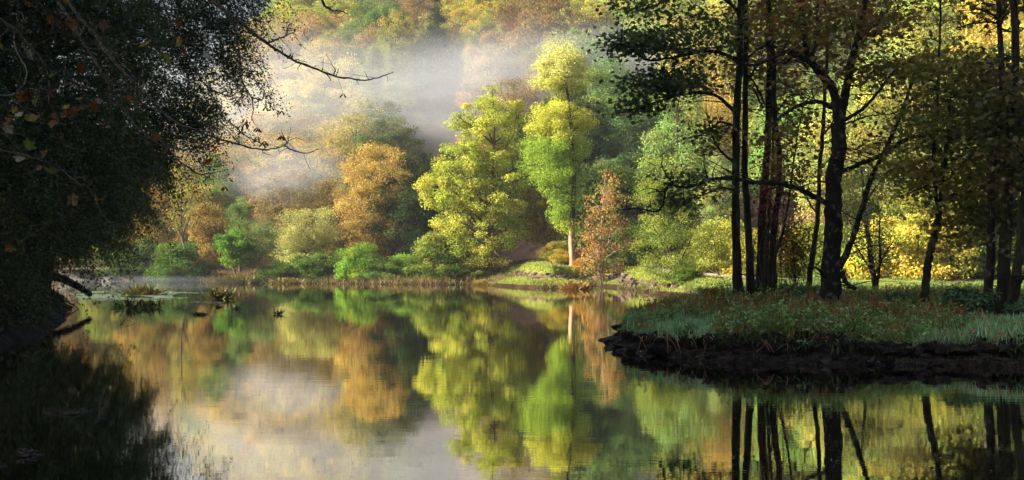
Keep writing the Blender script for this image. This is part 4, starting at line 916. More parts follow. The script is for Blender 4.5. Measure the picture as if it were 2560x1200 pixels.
    for poly, w0, w1, Dd in BR:
        P = [W(x*Z, y*Z, Dd-.25+.5*k/len(poly)) for k, (x, y) in enumerate(poly)]; n = 5*len(P)
        root = poly[0][1] <= 0 or poly[0][0] <= 0
        q = curve(P, n, .006, rng); R = np.linspace(w0, w1, n)*Dd/F/2*1.05
        R = R*(1+.25*(np.arange(n) % 5 == 0))
        if root:
            j = int(np.argmin(np.abs(tp[:, 2]-min(q[0][2]+.5, 7.0)))); a = tp[j]
            up = curve([a, a*.5+q[0]*.5+np.array([0, 0, .35]), q[0]], 12, .02, rng); q = np.vstack([up[:-1], q]); R = np.concatenate([np.linspace(R[0]*2.4, R[0], 11), R])
        mbb = MB(); mbb.tube(q, R, 6, .12, rng, cap=True)
        for k in range(12 if root else 3, len(q)-2, 3 if w0 > 5 else 4):
            if rng.random() < .75:
                d = rng.normal(size=3); d[1] *= .5; d = d/np.linalg.norm(d); ln = .04+.16*rng.random()**2*min(1, w0/5); e = q[k]+d*ln
                tw = curve([q[k], q[k]+d*ln*.5+rng.normal(size=3)*.012, e], 5); mbb.tube(tw, np.linspace(R[k]*.55, .0012, 5), 4); nodes.append(e)
        nodes += list(q[(12 if root else 2)::2])
        link('branch', mbb.mesh('sycamore_branch', off=b), M_TWIG, t)
    NP = np.array(nodes)
    LV = [(35, 540), (25, 750), (70, 755), (260, 695), (345, 650), (350, 700), (400, 755), (340, 840), (345, 895), (440, 870), (485, 760), (505, 720), (520, 800), (560, 800), (415, 950), (430, 1010), (450, 1060), (480, 1110), (550, 1130), (430, 1165), (615, 705), (690, 655), (670, 690),
          (680, 740), (735, 830), (515, 860), (575, 520), (915, 675), (1070, 940), (1060, 750), (950, 220), (1155, 170), (1075, 150), (1025, 290), (1100, 320), (1390, 310), (1300, 190), (1370, 485), (600, 60), (620, 75), (390, 125), (360, 100), (500, 120), (235, 380), (280, 430), (345, 500), (1400, 1100), (1200, 1105),
          (590, 45), (480, 180), (545, 190), (1310, 320), (590, 860), (380, 700), (330, 720), (370, 870), (460, 800), (410, 880), (520, 1395), (540, 1400), (265, 1780), (10, 1760), (430, 1210), (440, 1220)]
    pal = np.array([(.22, .08, .035), (.26, .14, .045), (.14, .20, .05), (.24, .21, .07), (.28, .19, .13), (.14, .06, .03), (.34, .33, .30), (.16, .10, .06)])
    for (x, y) in LV:
        p = W(x*Z, y*Z, 6.4+.9*rng.random()); j = int(np.argmin(np.linalg.norm((NP-p)*np.array([1, .25, 1]), axis=1)+.3*np.maximum(0, p[2]-NP[:, 2])))
        p[1] = NP[j][1]+(rng.random()-.5)*.1
        ax = rng.normal(size=3)*.5+np.array([0, 0, -1]); nn_ = rng.normal(size=3)*.8+np.array([.1, -.8, .5]); sz_ = .036+.034*rng.random(); ax = ax/np.linalg.norm(ax)
        lf = link('leaf', leaves_mesh('leaf', (p-b)[None]+ax*sz_*.5, ax[None], nn_[None], np.array([sz_]), pal[rng.integers(len(pal))][None]*(.5+.5*rng.random()), MAPLE, .3+.9*rng.random()), M_LEAF, t)
        ms = MB(); ms.tube(curve([NP[j], (NP[j]+p)/2+np.array([0, 0, .008]), p], 5), np.full(5, .0009), 3); link('stalk', ms.mesh('stalk', off=b), M_TWIG, lf)
    # winged seeds
    SD = [(2435, 650), (2030, 330), (2020, 340), (1865, 640), (1940, 740), (1865, 740), (1820, 905), (1815, 915), (1785, 930), (1780, 960), (1720, 830), (1725, 850), (1895, 1000), (1900, 1015), (1945, 1035), (1930, 1045), (2055, 985), (2058, 995), (1595, 930), (1600, 940), (1570, 905), (1570, 970), (1650, 690), (1640, 670), (1680, 700), (1570, 1320), (1575, 1325), (1710, 845)]
    SEED = np.array([[0, -.5], [.13, -.2], [.2, .25], [.05, .5], [-.1, .3], [-.07, -.2]])
    for (x, y) in SD:
        p = W(x*Z, y*Z, 6.9); j = int(np.argmin(np.linalg.norm((NP-p)*np.array([1, .2, 1]), axis=1)+.3*np.maximum(0, p[2]-NP[:, 2]))); p[1] = NP[j][1]
        C = []; A = []; Nn_ = []
        for sd_ in (-1, 1):
            ax = np.array([sd_*(.5+.3*rng.random()), .3*rng.normal(), -1.0]); ax /= np.linalg.norm(ax); C.append(p+ax*.016); A.append(ax); Nn_.append(np.array([rng.normal()*.4, -1, .2]))
        sdo = link('winged_seed', leaves_mesh('winged_seed', np.array(C)-b, np.array(A), np.array(Nn_), np.array([.034, .034]), np.tile(np.array([[.09, .055, .03]]), (2, 1)), SEED, .2), M_LEAF, t)
        ms = MB(); ms.tube(curve([NP[j], (NP[j]+p)/2, p], 4), np.full(4, .0009), 3); link('stalk', ms.mesh('stalk', off=b), M_TWIG, sdo)
fore()

# ------------------------------------------------------------------ island vegetation
def blades(name, label, cat, P, h, lean, cols, seed, width=1.0, kind='stuff', mat=None, parent=None, up=1.0):
    rng = np.random.default_rng(seed); N = len(P); A = rng.normal(size=(N, 3))*.35+lean; A[:, 2] += up
    nor = rng.normal(size=(N, 3)); nor[:, 2] = .4
    h = h*(.35+1.3*fbm(P[:, 0]*2.3, P[:, 1]*2.3, seed)); A[:, 0] += (noise2(P[:, 0]*2.9, P[:, 1]*2.9, seed+1)-.5)*1.4; A[:, 1] += (noise2(P[:, 0]*2.9, P[:, 1]*2.9, seed+2)-.5)*1.4
    t = BLADE*np.array([width, 1]); col = palette(cols)(P, rng)*(.7+.6*rng.random((N, 1)))
    o = link(name, leaves_mesh(name, P, A, nor, h*(.5+rng.random(N)), col, t, .35), mat or M_GRASS)
    if kind == 'stuff': tag(o, label, cat, kind='stuff')
    return o
def on(px0, px1, y0, y1, n, rng, D0=None, D1=None):
    """random island points whose ground position lies in that window of view"""
    out = []
    D = (D0 or 25)+((D1 or 52)-(D0 or 25))*rng.random(n*6)**1.3; px = px0+(px1-px0)*rng.random(n*6); x = (px-1280)/F*D
    for a, b in zip(x, D):
        h = ibvh.ray_cast(Vector((a, b, 50)), Vector((0, 0, -1)))
        if h[0] is None or h[0].z < .36: continue
        py = HY-(h[0].z-CAMZ)/b*F
        if y0 <= py <= y1: out.append((a, b, h[0].z-.02))
        if len(out) >= n: break
    return np.array(out)
rng = np.random.default_rng(900)
FROST = [(.42, .66, .42), (.34, .58, .26), (.55, .74, .55), (.26, .46, .15)]
g1 = on(1560, 1790, 785, 850, 9000, rng, 25, 36)
blades('frosty_grass', 'pale frost-green grass tuft area at the left end of the island', 'grass', g1, .17, np.array([.1, -.4, 0]), FROST, 1, .7)
g2 = on(2280, 2700, 775, 900, 12000, rng, 24, 36)
blades('long_grass', 'long blue-green grass spilling over the right part of the island edge', 'grass', g2, .17, np.array([-.2, -.5, 0]), FROST, 2, .6)
g3 = on(1540, 2700, 725, 860, 26000, rng)
def lawn(P):
    px = 1280+F*P[:, 0]/P[:, 1]; py = HY-(P[:, 2]-CAMZ)/P[:, 1]*F; n_ = fbm(P[:, 0]*.9, P[:, 1]*.9, 123)
    return ((px < 1790) & (py > 782) & (n_ > .38)) | ((px > 2330) & (py > 785) & (n_ > .42))
g3 = g3[~lawn(g3)]
blades('island_grass', 'mixed green and brown grass covering the island', 'grass', g3, .22, np.array([0, 0, 0]), [(.15, .24, .055), (.10, .18, .04), (.26, .19, .07), (.20, .32, .11)], 3, .7)
rd = np.vstack([on(1600, 1820, 735, 796, 5500, rng), on(1960, 2460, 740, 806, 12000, rng), on(1800, 2050, 745, 790, 2200, rng)]); rd = rd[fbm(rd[:, 0]*1.6, rd[:, 1]*.8, 91)+.25*(rng.random(len(rd))-.5) > .44]
blades('dead_stalks', 'rusty red-brown dead dock and grass stalks across the middle of the island', 'stalks', rd, .31, np.array([.1, 0, 0]), [(.34, .11, .05), (.42, .20, .08), (.28, .15, .05), (.46, .32, .14), (.22, .22, .06)], 4, .6, up=.8)
def weeds(n, seed):
    rng = np.random.default_rng(seed); P = on(1540, 2700, 728, 880, n, rng); P = P[~lawn(P)]; m = len(P); k = 26; ci = np.repeat(np.arange(m), k)
    hgt = .08+.50*rng.random(m)**2.2; Q = P[ci]+rng.normal(size=(m*k, 3))*np.array([.10, .10, 0]); Q[:, 2] += rng.random(m*k)*hgt[ci]
    cb = palette([(.17, .40, .07), (.08, .20, .045), (.28, .48, .14), (.36, .15, .055), (.06, .11, .03), (.38, .52, .30)])(P, rng)
    col = cb[ci]*(.6+.8*rng.random((m*k, 1))); wh = rng.random(m*k) < .004; col[wh] = .75
    tag(link('undergrowth', leaves_mesh('undergrowth', Q, rng.normal(size=Q.shape), rng.normal(size=Q.shape)+np.array([0, -.2, 1.0]), .075*(.4+rng.random(m*k)), col, OVAL, .3), M_NEAR), 'low leafy green undergrowth with a few white specks along the island', 'undergrowth', kind='stuff')
weeds(4200, 12)
# grass hanging over the cut edge
def hanging():
    rng = np.random.default_rng(61); P = []
    for k in range(26000):
        D = 24.5+4*rng.random(); px = 1540+1100*rng.random(); x = (px-1280)/F*D; h = ibvh.ray_cast(Vector((x, D, 50)), Vector((0, 0, -1)))
        if h[0] is None or not (.38 < h[0].z): continue
        h2 = ibvh.ray_cast(Vector((x-.05, D-.3, 50)), Vector((0, 0, -1)))
        if h2[0] is not None and h2[0].z > .36: continue
        if noise2(px*.03, D, 8) < .38: continue
        P.append((x, D, h[0].z))
    P = np.array(P[:9000]); blades('edge_grass', 'grass tufts drooping over the cut black soil edge of the island', 'grass', P, .22, np.array([-.1, -1.1, -.75]), [(.06, .10, .03), (.09, .15, .06), (.07, .06, .03)], 62, .6, up=.0)
    # foot of bank moss and clods
    Q = []
    for k in range(9000):
        D = 24.6+4*rng.random(); px = 1600+1000*rng.random(); x = (px-1280)/F*D; h = ibvh.ray_cast(Vector((x, D, 50)), Vector((0, 0, -1)))
        if h[0] is not None and .03 < h[0].z < .3 and noise2(px*.012, 3, 5) > .38: Q.append((x, D, h[0].z-.01))
    PB = [(q_[0], q_[1], q_[2]+.02) for q_ in Q if q_[2] < .1][::4][:130]
    blades('bank_moss', 'short moss and grass on the muddy foot of the island bank', 'moss', np.array(Q[:4500]), .08, np.array([0, 0, 0]), [(.08, .13, .035), (.11, .13, .045)], 63, 1.0)
    PB = np.array(PB); n_ = len(PB)
    tag(link('glint_flecks', leaves_mesh('glint_flecks', PB, rng.normal(size=(n_, 3)), rng.normal(size=(n_, 3))*.3+np.array([0, -.4, 1]), .045*(.3+rng.random(n_)), np.full((n_, 3), .35)*(.5+rng.random((n_, 1))), OVAL), M_NEAR), 'small pale scraps coloured as wet glints along the waterline of the island', 'glint_flecks', kind='stuff')  # wet glints at the bank's foot, put in as pale coloured scraps
hanging()
def crumbs():
    rng = np.random.default_rng(66); mb = MB(); n = 0
    while n < 950:
        D = 24.6+8*rng.random()**1.6; px = 1515+1090*rng.random(); x = (px-1280)/F*D; h = ibvh.ray_cast(Vector((x, D, 50)), Vector((0, 0, -1)))
        if h[0] is None or h[0].z < -.02 or h[0].z > .62 or h[1].z > .97: n += .02; continue
        rr = .025+.11*rng.random()**2.5; n += 1
        mb.box(np.array([x, D, h[0].z+rr*.1]), (rr*(1.2+rng.random()), rr*(1+rng.random()), rr*(.7+.5*rng.random())), rng.random()*3, rr*.9, rng)
    tag(link('soil_crumbs', mb.mesh('soil_crumbs', smooth=False), M_CRUMB), 'crumbled lumps of black soil on the cut edge and foot of the island', 'soil', kind='stuff')
    P = on(1540, 2700, 735, 890, 2600, rng); P[:, 2] += .05+.12*rng.random(len(P))
    tag(link('island_leaf_litter', leaves_mesh('island_leaf_litter', P, rng.normal(size=P.shape), rng.normal(size=P.shape)*.5+np.array([0, -.2, 1]), .09*(.5+rng.random(len(P))), palette([(.34, .20, .07), (.26, .11, .04), (.44, .34, .12)])(P, rng), MAPLE, .4), M_NEAR), 'brown fallen leaves caught in the island grass', 'leaves', kind='stuff')
M_CRUMB = noisemat('black_soil', [(.008, .006, .005), (.022, .017, .013), (.05, .04, .032)], 5, .8, .8, 14, spec=.2)
crumbs()
# roots and loose stems hanging from the bank, stones at its foot
def bank_bits():
    rng = np.random.default_rng(65)
    for k, (px, py, D, w, hh) in enumerate([(1640, 884, 27.6, .55, .14), (1990, 872, 26.2, .4, .16), (1925, 885, 25.9, .3, .08), (2090, 898, 25.5, .22, .07), (1780, 896, 26.4, .3, .07), (2220, 905, 25.3, .28, .06)]):
        c = W(px, py, D); mb = MB(); n = 14
        if k == 1: continue
        a = np.linspace(0, 2*math.pi, n, endpoint=False); R = w/2*(.45+1.0*rng.random(n)); vs = []
        for lv, (sc, z) in enumerate([(1.0, -.25), (1.05, .2), (.75, .7), (.35, 1.0)]):
            vs.append(np.stack([np.cos(a)*R*sc*(.9+.2*rng.random(n)), np.sin(a)*R*sc*.6, np.full(n, z*hh)+rng.normal(size=n)*hh*.06], 1))
        V = np.vstack(vs); Q = [[l*n+j, l*n+(j+1) % n, (l+1)*n+(j+1) % n, (l+1)*n+j] for l in range(3) for j in range(n)]
        mb.add(V, Q); mb.add(vs[3], [[0, 1, 2, 3], [3, 4, 5, 6], [0, 3, 6, 7], [7, 8, 9, 10], [10, 11, 12, 13], [0, 7, 10, 13]])
        lab = ['wet pale mud slab at the left foot of the island bank', 'pale broken stone high on the foot of the bank below the paired trunks', 'small dark clod at the waterline below the cluster of trunks', 'small grey clod at the waterline below the thickest trunk', 'dark clod at the waterline right of the wet mud slab', 'dark clod at the waterline below the right-hand grass'][k]
        tag(link('stone' if k < 2 else 'soil_clod', mb.mesh('stone'), M_SOIL if k != 1 else M_CLOD, None, c), lab, 'stone' if k < 2 else 'clod')
    mb = MB()
    for k in range(34):
        px = 1590+rng.random()*760; D = 26.9-.6*(px-1600)/700+rng.random()*.2; p = W(px, 830, D); p[2] = .48
        ln = .1+.28*rng.random(); e = p+np.array([rng.normal()*.15, -.18-.2*rng.random(), -ln]); mb.tube(curve([p, p*.5+e*.5+np.array([0, -.08, .05]), e], 6), np.linspace(.008, .003, 6), 4)
    for (x0, y0, x1, y1) in [(1915, 855, 1890, 880), (1912, 850, 1935, 882), (1905, 850, 1925, 878), (1965, 850, 1968, 878)]:
        a = W(x0, y0, 25.9); e = W(x1, y1, 25.75); mb.tube(curve([a, a*.5+e*.5+np.array([0, -.1, 0]), e], 6), np.linspace(.008, .004, 6), 4)
    tag(link('bank_roots', mb.mesh('bank_roots'), M_TAN), 'thin roots and dead stems dangling from the cut soil edge', 'roots', kind='stuff')
bank_bits()
# leafy evergreen shrubs on the island, ferns
def shrub_proto(seed):
    rng = np.random.default_rng(seed); cl = []; 
    for k in range(34):
        th = rng.random()*6.28; r = .75*rng.random()**.5; cl.append((r*math.cos(th), r*math.sin(th), .15+.75*rng.random()*(1-r*.6)))
    return grow('evergreen', rng, [np.array([0, 0, -.2]), np.array([.02, 0, .2]), np.array([0, .03, .5])], .03, np.array(cl), .14, 34, .13, palette([(.05, .12, .045), (.07, .16, .06), (.04, .09, .035)]), np.zeros(3), limbs=16, tmpl=OVAL, twig=.008, up=.9, attach=.9)
PR['rho', 0] = shrub_proto(5); PR['rho', 1] = shrub_proto(6)
for k, (px, D, s, lab) in enumerate([(2245, 34, .72, 'glossy green rhododendron bush on the grass left of the slanting trunk'), (2420, 30.5, .85, 'glossy green rhododendron bush at the foot of the birch-patched trunk'), (2400, 33, .5, 'small rhododendron just left behind the birch-patched trunk'),
                                     (1998, 38, .55, 'dark rhododendron seedling left of the thickest island trunk'), (2040, 38.5, .6, 'dark rhododendron bush touching the left side of the thickest trunk'), (2560, 29, .6, 'rhododendron bush at the right frame edge'), (1965, 43, .6, 'tiny rhododendron behind the cluster of trunks')]):
    x = (px-1280)/F*D; inst('rhododendron', ('rho', k % 2), (x, D, iz_at(x, D)), (s, s, s), k*1.1, (1, 1, 1), lab, 'shrub', None, parts=('stems', 'foliage'), mat=M_GLOSSY)
def fern(px, D, s, lab, seed, cols):
    rng = np.random.default_rng(seed); x = (px-1280)/F*D; b = np.array([x, D, iz_at(x, D)]); C = []; A = []; Nn_ = []; S_ = []; ms = MB()
    for f in range(11):
        th = f*.57+rng.random()*.3; d = np.array([math.cos(th), math.sin(th), 0]); ln = s*(.8+.4*rng.random()); P = curve([np.zeros(3), d*ln*.35+np.array([0, 0, ln*.62]), d*ln*.85+np.array([0, 0, ln*.62])], 22)
        ms.tube(P, np.linspace(.006, .002, 22), 4); T_ = unit(np.gradient(P, axis=0))
        for k in range(3, 22):
            sd_ = np.cross(T_[k], [0, 0, 1]); w_ = ln*.34*(1-k/23)**.7
            for q in (-1, 1):
                C.append(P[k]+sd_*q*w_*.5); A.append(sd_*q+T_[k]*.5); Nn_.append(np.array([0, 0, 1])+rng.normal(size=3)*.25); S_.append(w_)
    t = thing('fern', lab, 'fern', b); N = len(C); link('stalks', ms.mesh('fern_stalks'), M_TAN, t)
    link('fronds', leaves_mesh('fern_fronds', np.array(C), np.array(A), np.array(Nn_), np.array(S_), palette(cols)(np.array(C), rng), np.array([[0, -.5], [.09, -.3], [.07, .2], [0, .5], [-.07, .2], [-.09, -.3]]), -.2), M_GRASS, t)
FG = [(.10, .15, .04), (.14, .16, .045)]; FB = [(.16, .08, .03), (.10, .06, .025)]
for a in [(1770, 40, .55, 'green fern at the left end of the island behind the dead stalks', 1, FG), (1800, 38, .6, 'brown dead fern in front of the close pair of trunks', 2, FB), (1900, 35, .5, 'green fern in front of the cluster of trunks', 3, FG), (1835, 36.5, .5, 'green fern just left below the close pair', 4, FG), (1935, 36, .5, 'green fern right of the cluster, leaning toward the thickest trunk', 5, FG), (2140, 35, .45, 'green fern right beside the thickest trunk', 6, FG)]:
    fern(*a)
# ------------------------------------------------------------------ grassy point, right bank and far shore fringe
def gpts(n, xr, yr, cond, seed):
    rng = np.random.default_rng(seed); x = xr[0]+(xr[1]-xr[0])*rng.random(n); y = yr[0]+(yr[1]-yr[0])*rng.random(n); s = shore_dist(x, y); k = cond(x, y, s); x, y = x[k], y[k]
    return np.array([(a, b, gz_at(a, b)-.02) for a, b in zip(x, y)])
def pathd(x, y): return np.min(np.hypot(pc[:, 0][None]-x[:, None], pc[:, 1][None]-y[:, None]), axis=1)
LAWN = [(.34, .40, .06), (.26, .34, .05), (.42, .44, .08), (.20, .24, .05)]
P = gpts(150000, (-4, 15), (78, 127), lambda x, y, s: (s > .4)*(s < 22)*(-band(x, y, s)+.7*(noise2(x*2, y*2, 5)-.5) < .35)*(pathd(x, y) > 1.5), 71)
blades('bank_grass', 'sunlit yellow-green grass on the ridged point by the cypress', 'grass', P, .16, np.array([.1, 0, 0]), LAWN, 72, 3.2)
P = gpts(70000, (11, 48), (66, 88), lambda x, y, s: (s > .5)*(fbm(x*.4, y*.4, 54) > .38)*(pathd(x, y) > 1.4), 73)
blades('verge_grass', 'green grass on the bank between channel and path behind the island', 'grass', P, .15, np.array([.1, 0, 0]), [(.14, .24, .05), (.20, .28, .07), (.10, .17, .04)], 74, 2.6)
P = gpts(60000, (-50, 2), (118, 152), lambda x, y, s: (s > -.2)*(s < 2.2)*(fbm(x*.5, y*.2, 64) > .36), 75)
blades('shore_reeds', 'straw-coloured reeds and dead grass fringing the far waterline', 'reeds', P, .45, np.array([0, -.2, 0]), [(.36, .26, .10), (.22, .22, .07), (.14, .18, .06), (.30, .16, .06)], 76, .9)
P = gpts(30000, (2, 13), (84, 122), lambda x, y, s: (s > -.1)*(s < 1.0)*(fbm(x*.8, y*.4, 66) > .48), 77)
blades('shore_sedge', 'short green sedge along the waterline of the grassy point', 'sedge', P, .28, np.array([0, -.3, 0]), [(.12, .20, .07), (.20, .20, .06), (.25, .13, .05)], 78, .9)
def litter():
    rng = np.random.default_rng(81); P = gpts(26000, (-45, 50), (80, 150), lambda x, y, s: (s > .3)*(s < 30)*(rng.random(len(x)) < .9), 82); N = len(P); P[:, 2] += .03
    col = palette([(.30, .16, .06), (.22, .11, .05), (.40, .28, .10), (.16, .10, .06)])(P, rng)
    tag(link('leaf_litter', leaves_mesh('leaf_litter', P, rng.normal(size=(N, 3)), rng.normal(size=(N, 3))*.3+np.array([0, 0, 1]), .16*(.5+rng.random(N)), col, OVAL), M_LEAF), 'scattered brown fallen leaves on banks and path edges', 'leaves', kind='stuff')
litter()
# clods along the ridges of the point
def clods():
    rng = np.random.default_rng(83); P = gpts(5000, (-2, 15), (84, 125), lambda x, y, s: (s > .3)*(s < 12)*(band(x, y, s) < -.4)*(pathd(x, y) > 1.5), 84); mb = MB()
    for p in P[:1500]:
        r = .08+.24*rng.random()**2; mb.box(p+np.array([0, 0, r*.3]), (r*1.6, r*1.3, r), rng.random()*3, r*.7, rng)
    tag(link('soil_clods', mb.mesh('soil_clods', smooth=False), M_CLOD), 'dark loose clods of turned soil in bands across the grassy point', 'soil', kind='stuff')
clods()

# ------------------------------------------------------------------ footbridge at the far left
def bridge():
    D = 150.; m = D/F; x0, x1, x2 = (205-1280)*m, (262-1280)*m, (322-1280)*m; b = np.array([(x0+x1)/2, D, 0]); t = thing('footbridge', 'low grey stone footbridge end with frosted deck at the far left water', 'bridge', b)
    rng = np.random.default_rng(3); zt = CAMZ-(672-HY)*m
    mb = MB(); mb.box(((x0-3+x1+.6)/2-b[0], 1.2, zt), (x1+.6-x0+3, 3.4, .14)); mb.box(((x0+x1)/2-b[0]-1, -.4, zt+.1), (x1-x0+2, .22, .1)); link('deck', mb.mesh('deck', False), M_PALE, t)
    mb = MB(); mb.box((x1-b[0]+.35, 1.2, zt/2-.35), (1.1, 3.2, zt+.55), 0, .12, rng); link('abutment', mb.mesh('abutment', False), M_STONE, t)
    mb = MB(); a = x1-b[0]+.9; e = x2-b[0]; V = [(a, -.6, -.5), (e, -.6, -.5), (e, .3, -.5), (a, .3, -.5), (a, -.6, zt-.12), (e, -.6, .05), (e, .3, .05), (a, .3, zt-.12)]; mb.add(V, [[0, 3, 2, 1], [4, 5, 6, 7], [0, 1, 5, 4], [1, 2, 6, 5], [2, 3, 7, 6], [3, 0, 4, 7]]); link('wing_wall', mb.mesh('wing_wall', False), M_STONE, t)
    mb = MB(); mb.box((x0-b[0]-1, 2.2, zt/2-.4), (x1-x0+2.2, .5, zt+.3), 0, .05, rng); link('back_wall', mb.mesh('back_wall', False), M_STONE, t)
bridge()

# ------------------------------------------------------------------ things on the water
def pads():
    rng = np.random.default_rng(91); C = []; S_ = []
    def band(n, x0, x1, y0, y1, thr, sc, fx=.012, fy=.16):
        px = x0+(x1-x0)*rng.random(n); py = y0+(y1-y0)*rng.random(n); k = fbm(px*fx, py*fy, 19) > thr; px, py = px[k], py[k]; D = Dw(py)
        C.append(np.stack([(px-1280)/F*D, D, np.full(len(D), .006)+rng.random(len(D))*.004], 1)); S_.append(sc*(.4+rng.random(len(D))))
    band(14000, 190, 430, 727, 746, .40, .17); band(9000, 190, 560, 744, 760, .50, .13); band(3500, 300, 640, 730, 736, .55, .25, .01, .4)
    band(5000, 260, 700, 758, 796, .60, .10, .01, .35); k0 = len(C); band(1500, 600, 2500, 790, 1190, .5, .03); band(500, 300, 1500, 760, 1190, .45, .024)
    n0 = sum(len(c) for c in C[:k0]); C = np.vstack(C); S_ = np.concatenate(S_); C2, S2 = C[n0:], S_[n0:]; n2_ = len(C2); C, S_ = C[:n0], S_[:n0]
    tag(link('floating_leaves', leaves_mesh('floating_leaves', C2, rng.normal(size=(n2_, 3)), rng.normal(size=(n2_, 3))*.05+np.array([0, 0, 1.]), S2, np.full((n2_, 3), .7)*(.5+.5*rng.random((n2_, 1))), OVAL, .2), M_LEAF), 'tiny pale leaves and seeds scattered over the open water', 'leaves', kind='stuff')
    N = len(C); a = np.linspace(0, 2*math.pi, 7, endpoint=False); T_ = np.stack([np.cos(a)*.5, np.sin(a)*.5], 1)
    nor = rng.normal(size=(N, 3))*.02+np.array([0, 0, 1.]); col = palette([(.12, .18, .12), (.19, .25, .18), (.08, .12, .06)])(C, rng)
    tag(link('floating_weed', leaves_mesh('floating_weed', C, rng.normal(size=(N, 3)), nor, S_, col, T_, 0), leafmat('pad', .05, .10, .3)), 'pale grey-green floating duckweed and flecks lying on the pond', 'duckweed', kind='stuff')
pads()
def tuft(px, py, w, h, lab, seed, cols, n=420, name='reed_tuft'):
    rng = np.random.default_rng(seed); D = Dw(py); b = np.array([(px-1280)/F*D, D, -.03]); m = D/F
    P = np.stack([rng.normal(size=n)*w*m*.42, rng.normal(size=n)*w*m*.3, np.zeros(n)], 1); A = rng.normal(size=(n, 3))*.35+np.array([0, 0, 1.])+P*np.array([.9, .9, 0])/(w*m)
    nor = rng.normal(size=(n, 3)); me = leaves_mesh(name, P, A, nor, h*m*(.5+.8*rng.random(n)), palette(cols)(P, rng), BLADE*np.array([.12 if n > 450 else .3, 1]), .45)
    tag(link(name, me, M_GRASS, None, b), lab, 'reeds')
TG = [(.12, .16, .04), (.19, .16, .05), (.22, .12, .04), (.09, .13, .03)]
tuft(362, 738, 46, 26, 'brown-green reed tuft standing in the duckweed, nearest the bridge', 1, TG)
tuft(322, 736, 22, 14, 'small low reed tuft at the left side of the duckweed', 2, TG, 160)
tuft(548, 746, 34, 26, 'low brown reed tuft right of the duckweed mat', 3, TG)
tuft(330, 770, 44, 28, 'dark green reed tuft at the lower edge of the duckweed', 4, [(.08, .13, .03), (.12, .14, .04)], 80)
tuft(385, 768, 26, 24, 'dark green upright reed tuft beside the lower duckweed edge', 5, [(.04, .07, .02), (.12, .14, .04)], 60)
tuft(606, 707.5, 62, 20, 'broad rounded tussock of green and rust sedge at the far waterline', 6, [(.20, .22, .04), (.16, .16, .04), (.26, .14, .04)], 3500, 'sedge_tussock')
tuft(715, 709, 40, 14, 'small straw-coloured sedge clump at the far waterline below the dark shrubs', 7, [(.40, .28, .10), (.25, .24, .08)], 1600, 'sedge_tussock')
tuft(1440, 723, 30, 18, 'rust and gold sedge clump at the waterline of the grassy point', 8, [(.42, .2, .06), (.40, .30, .08)], 1400, 'sedge_tussock')
tuft(1208, 713, 22, 14, 'golden bracken clump where the grassy point meets the far bank', 9, [(.50, .36, .08), (.36, .30, .07)], 1200, 'bracken')
def sticks(px, py, w, n, lab, seed, h=.35, r=.012, mat=None):
    rng = np.random.default_rng(seed); D = Dw(py); m = D/F; b = np.array([(px-1280)/F*D, D, 0.]); mb = MB()
    for k in range(n):
        a = np.array([rng.normal()*w*m*.3, rng.normal()*w*m*.25, .01+.03*rng.random()]); d = rng.normal(size=3); d[2] = abs(d[2])*h; d /= np.linalg.norm(d); e = a+d*w*m*(.3+.5*rng.random())
        mb.tube(curve([a, (a+e)/2+rng.normal(size=3)*w*m*.08, e], 6), np.linspace(r, r*.4, 6), 5)
    tag(link('stick_pile', mb.mesh('stick_pile', off=np.zeros(3)), mat or M_TWIG, None, b), lab, 'sticks')
sticks(498, 787, 26, 40, 'low dark heap of sticks left of the ivy tree reflection', 11, .15, .02)
sticks(590, 772, 12, 20, 'tiny upright clump of dark twigs right of the stick heap', 12, .8, .03)
sticks(695, 786, 18, 22, 'small spiky twig cluster farthest right among the floating sticks', 13, .8, .02)
sticks(545, 768, 10, 14, 'small dark stub of twigs above the stick heap', 14, .4, .03)
sticks(278, 752, 26, 6, 'few thin bent twigs poking from the duckweed at the left', 15, .6, .012)
sticks(445, 770, 22, 7, 'few crooked twigs poking up right of the lower reeds', 16, .8, .012)
sticks(170, 1036, 110, 16, 'thin branching twig half sunk in the dark near water', 17, .18, .006)
sticks(70, 1140, 60, 14, 'waterlogged bark scraps and twigs in the dark lower left water', 18, .12, .012)
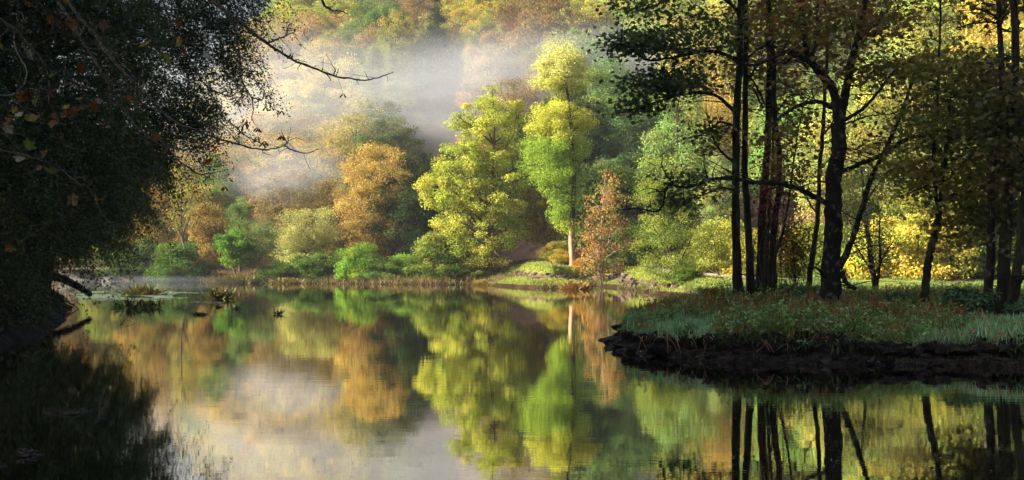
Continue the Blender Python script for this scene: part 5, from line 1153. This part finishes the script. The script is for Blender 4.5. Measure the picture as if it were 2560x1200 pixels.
def looped():
    D = Dw(808); m = D/F; b = np.array([(316-1280)/F*D, D, 0]); mb = MB(); rng = np.random.default_rng(2)
    for (pts) in [[(-16, 0), (-14, 7), (-4, 10), (8, 6), (22, 0)], [(-10, 0), (-5, 8), (2, 5), (6, 0)], [(-2, 0), (4, 6), (12, 4), (22, 0)]]:
        mb.tube(curve([np.array([x*m, rng.normal()*.01, y*m]) for x, y in pts], 24), np.full(24, .008), 5)
    tag(link('looped_twig', mb.mesh('looped_twig'), M_TWIG, None, b), 'thin bent twig arching out of the water so its reflection closes a loop', 'twig')
    mb = MB(); c = np.array([0, 0, .02]); 
    for k in range(14):
        d = rng.normal(size=3); d[2] = abs(d[2]); d /= np.linalg.norm(d); mb.tube(np.linspace(c, c+d*.09, 4), np.linspace(.012, .004, 4), 4)
    tag(link('weed_knot', mb.mesh('weed_knot'), M_TWIG, None, b+np.array([-.14, .02, 0])), 'tiny dark knot of weed inside the looped twig', 'weed')
looped()
def log():
    a = W(120, 712, 62); a[2] = 1.5; e = W(226, 736, 60); rng = np.random.default_rng(9); mb = MB(); P = curve([a, a*.5+e*.5+np.array([0, 0, .12]), e], 20, .03, rng)-e
    mb.tube(P, np.linspace(.22, .12, 20), 12, .25, rng, cap=True); tag(link('fallen_log', mb.mesh('fallen_log'), M_BARK, None, e), 'broken dark log jutting out over the water from the left bank', 'log')
log()
def left_bits():
    rng = np.random.default_rng(93); mb = MB()
    for k in range(70):
        px = -40+240*rng.random(); D = 33+30*max(0, px)/200+rng.random()*3; x = (px-1280)/F*D-1.0*rng.random(); h = lbvh.ray_cast(Vector((x, D, 50)), Vector((0, 0, -1)))
        if h[0] is None: continue
        p = np.array([x, D, h[0].z]); e = p+np.array([.5+rng.random()*.9, -.4*rng.random(), -.5]); mb.tube(curve([p, (p+e)/2+np.array([0, 0, .15]), e], 8, .04, rng), np.linspace(.05, .015, 8), 6)
    tag(link('bank_tree_roots', mb.mesh('bank_tree_roots'), M_BARK), 'tangled dark roots running down the left bank into the water', 'roots', kind='stuff')
    P = []
    for k in range(16000):
        px = -120+330*rng.random(); D = 31+36*max(0, px)/200+rng.random()*9; x = (px-1280)/F*D; h = lbvh.ray_cast(Vector((x, D, 50)), Vector((0, 0, -1)))
        if h[0] is not None and h[0].z > .25: P.append((x, D, h[0].z))
    P = np.array(P[:7000]); k = 5; Q = np.repeat(P, k, 0)+rng.normal(size=(len(P)*k, 3))*.12; Q[:, 2] = np.abs(Q[:, 2]-P.repeat(k, 0)[:, 2])+P.repeat(k, 0)[:, 2]
    tag(link('bank_undergrowth', leaves_mesh('bank_undergrowth', Q, rng.normal(size=Q.shape), rng.normal(size=Q.shape)+np.array([0, 0, .6]), .1*(.5+rng.random(len(Q))), palette([(.03, .055, .02), (.05, .06, .02), (.07, .04, .02)])(Q, rng), OVAL), M_NEAR), 'dark leafy undergrowth covering the left bank', 'undergrowth', kind='stuff')
left_bits()
#END
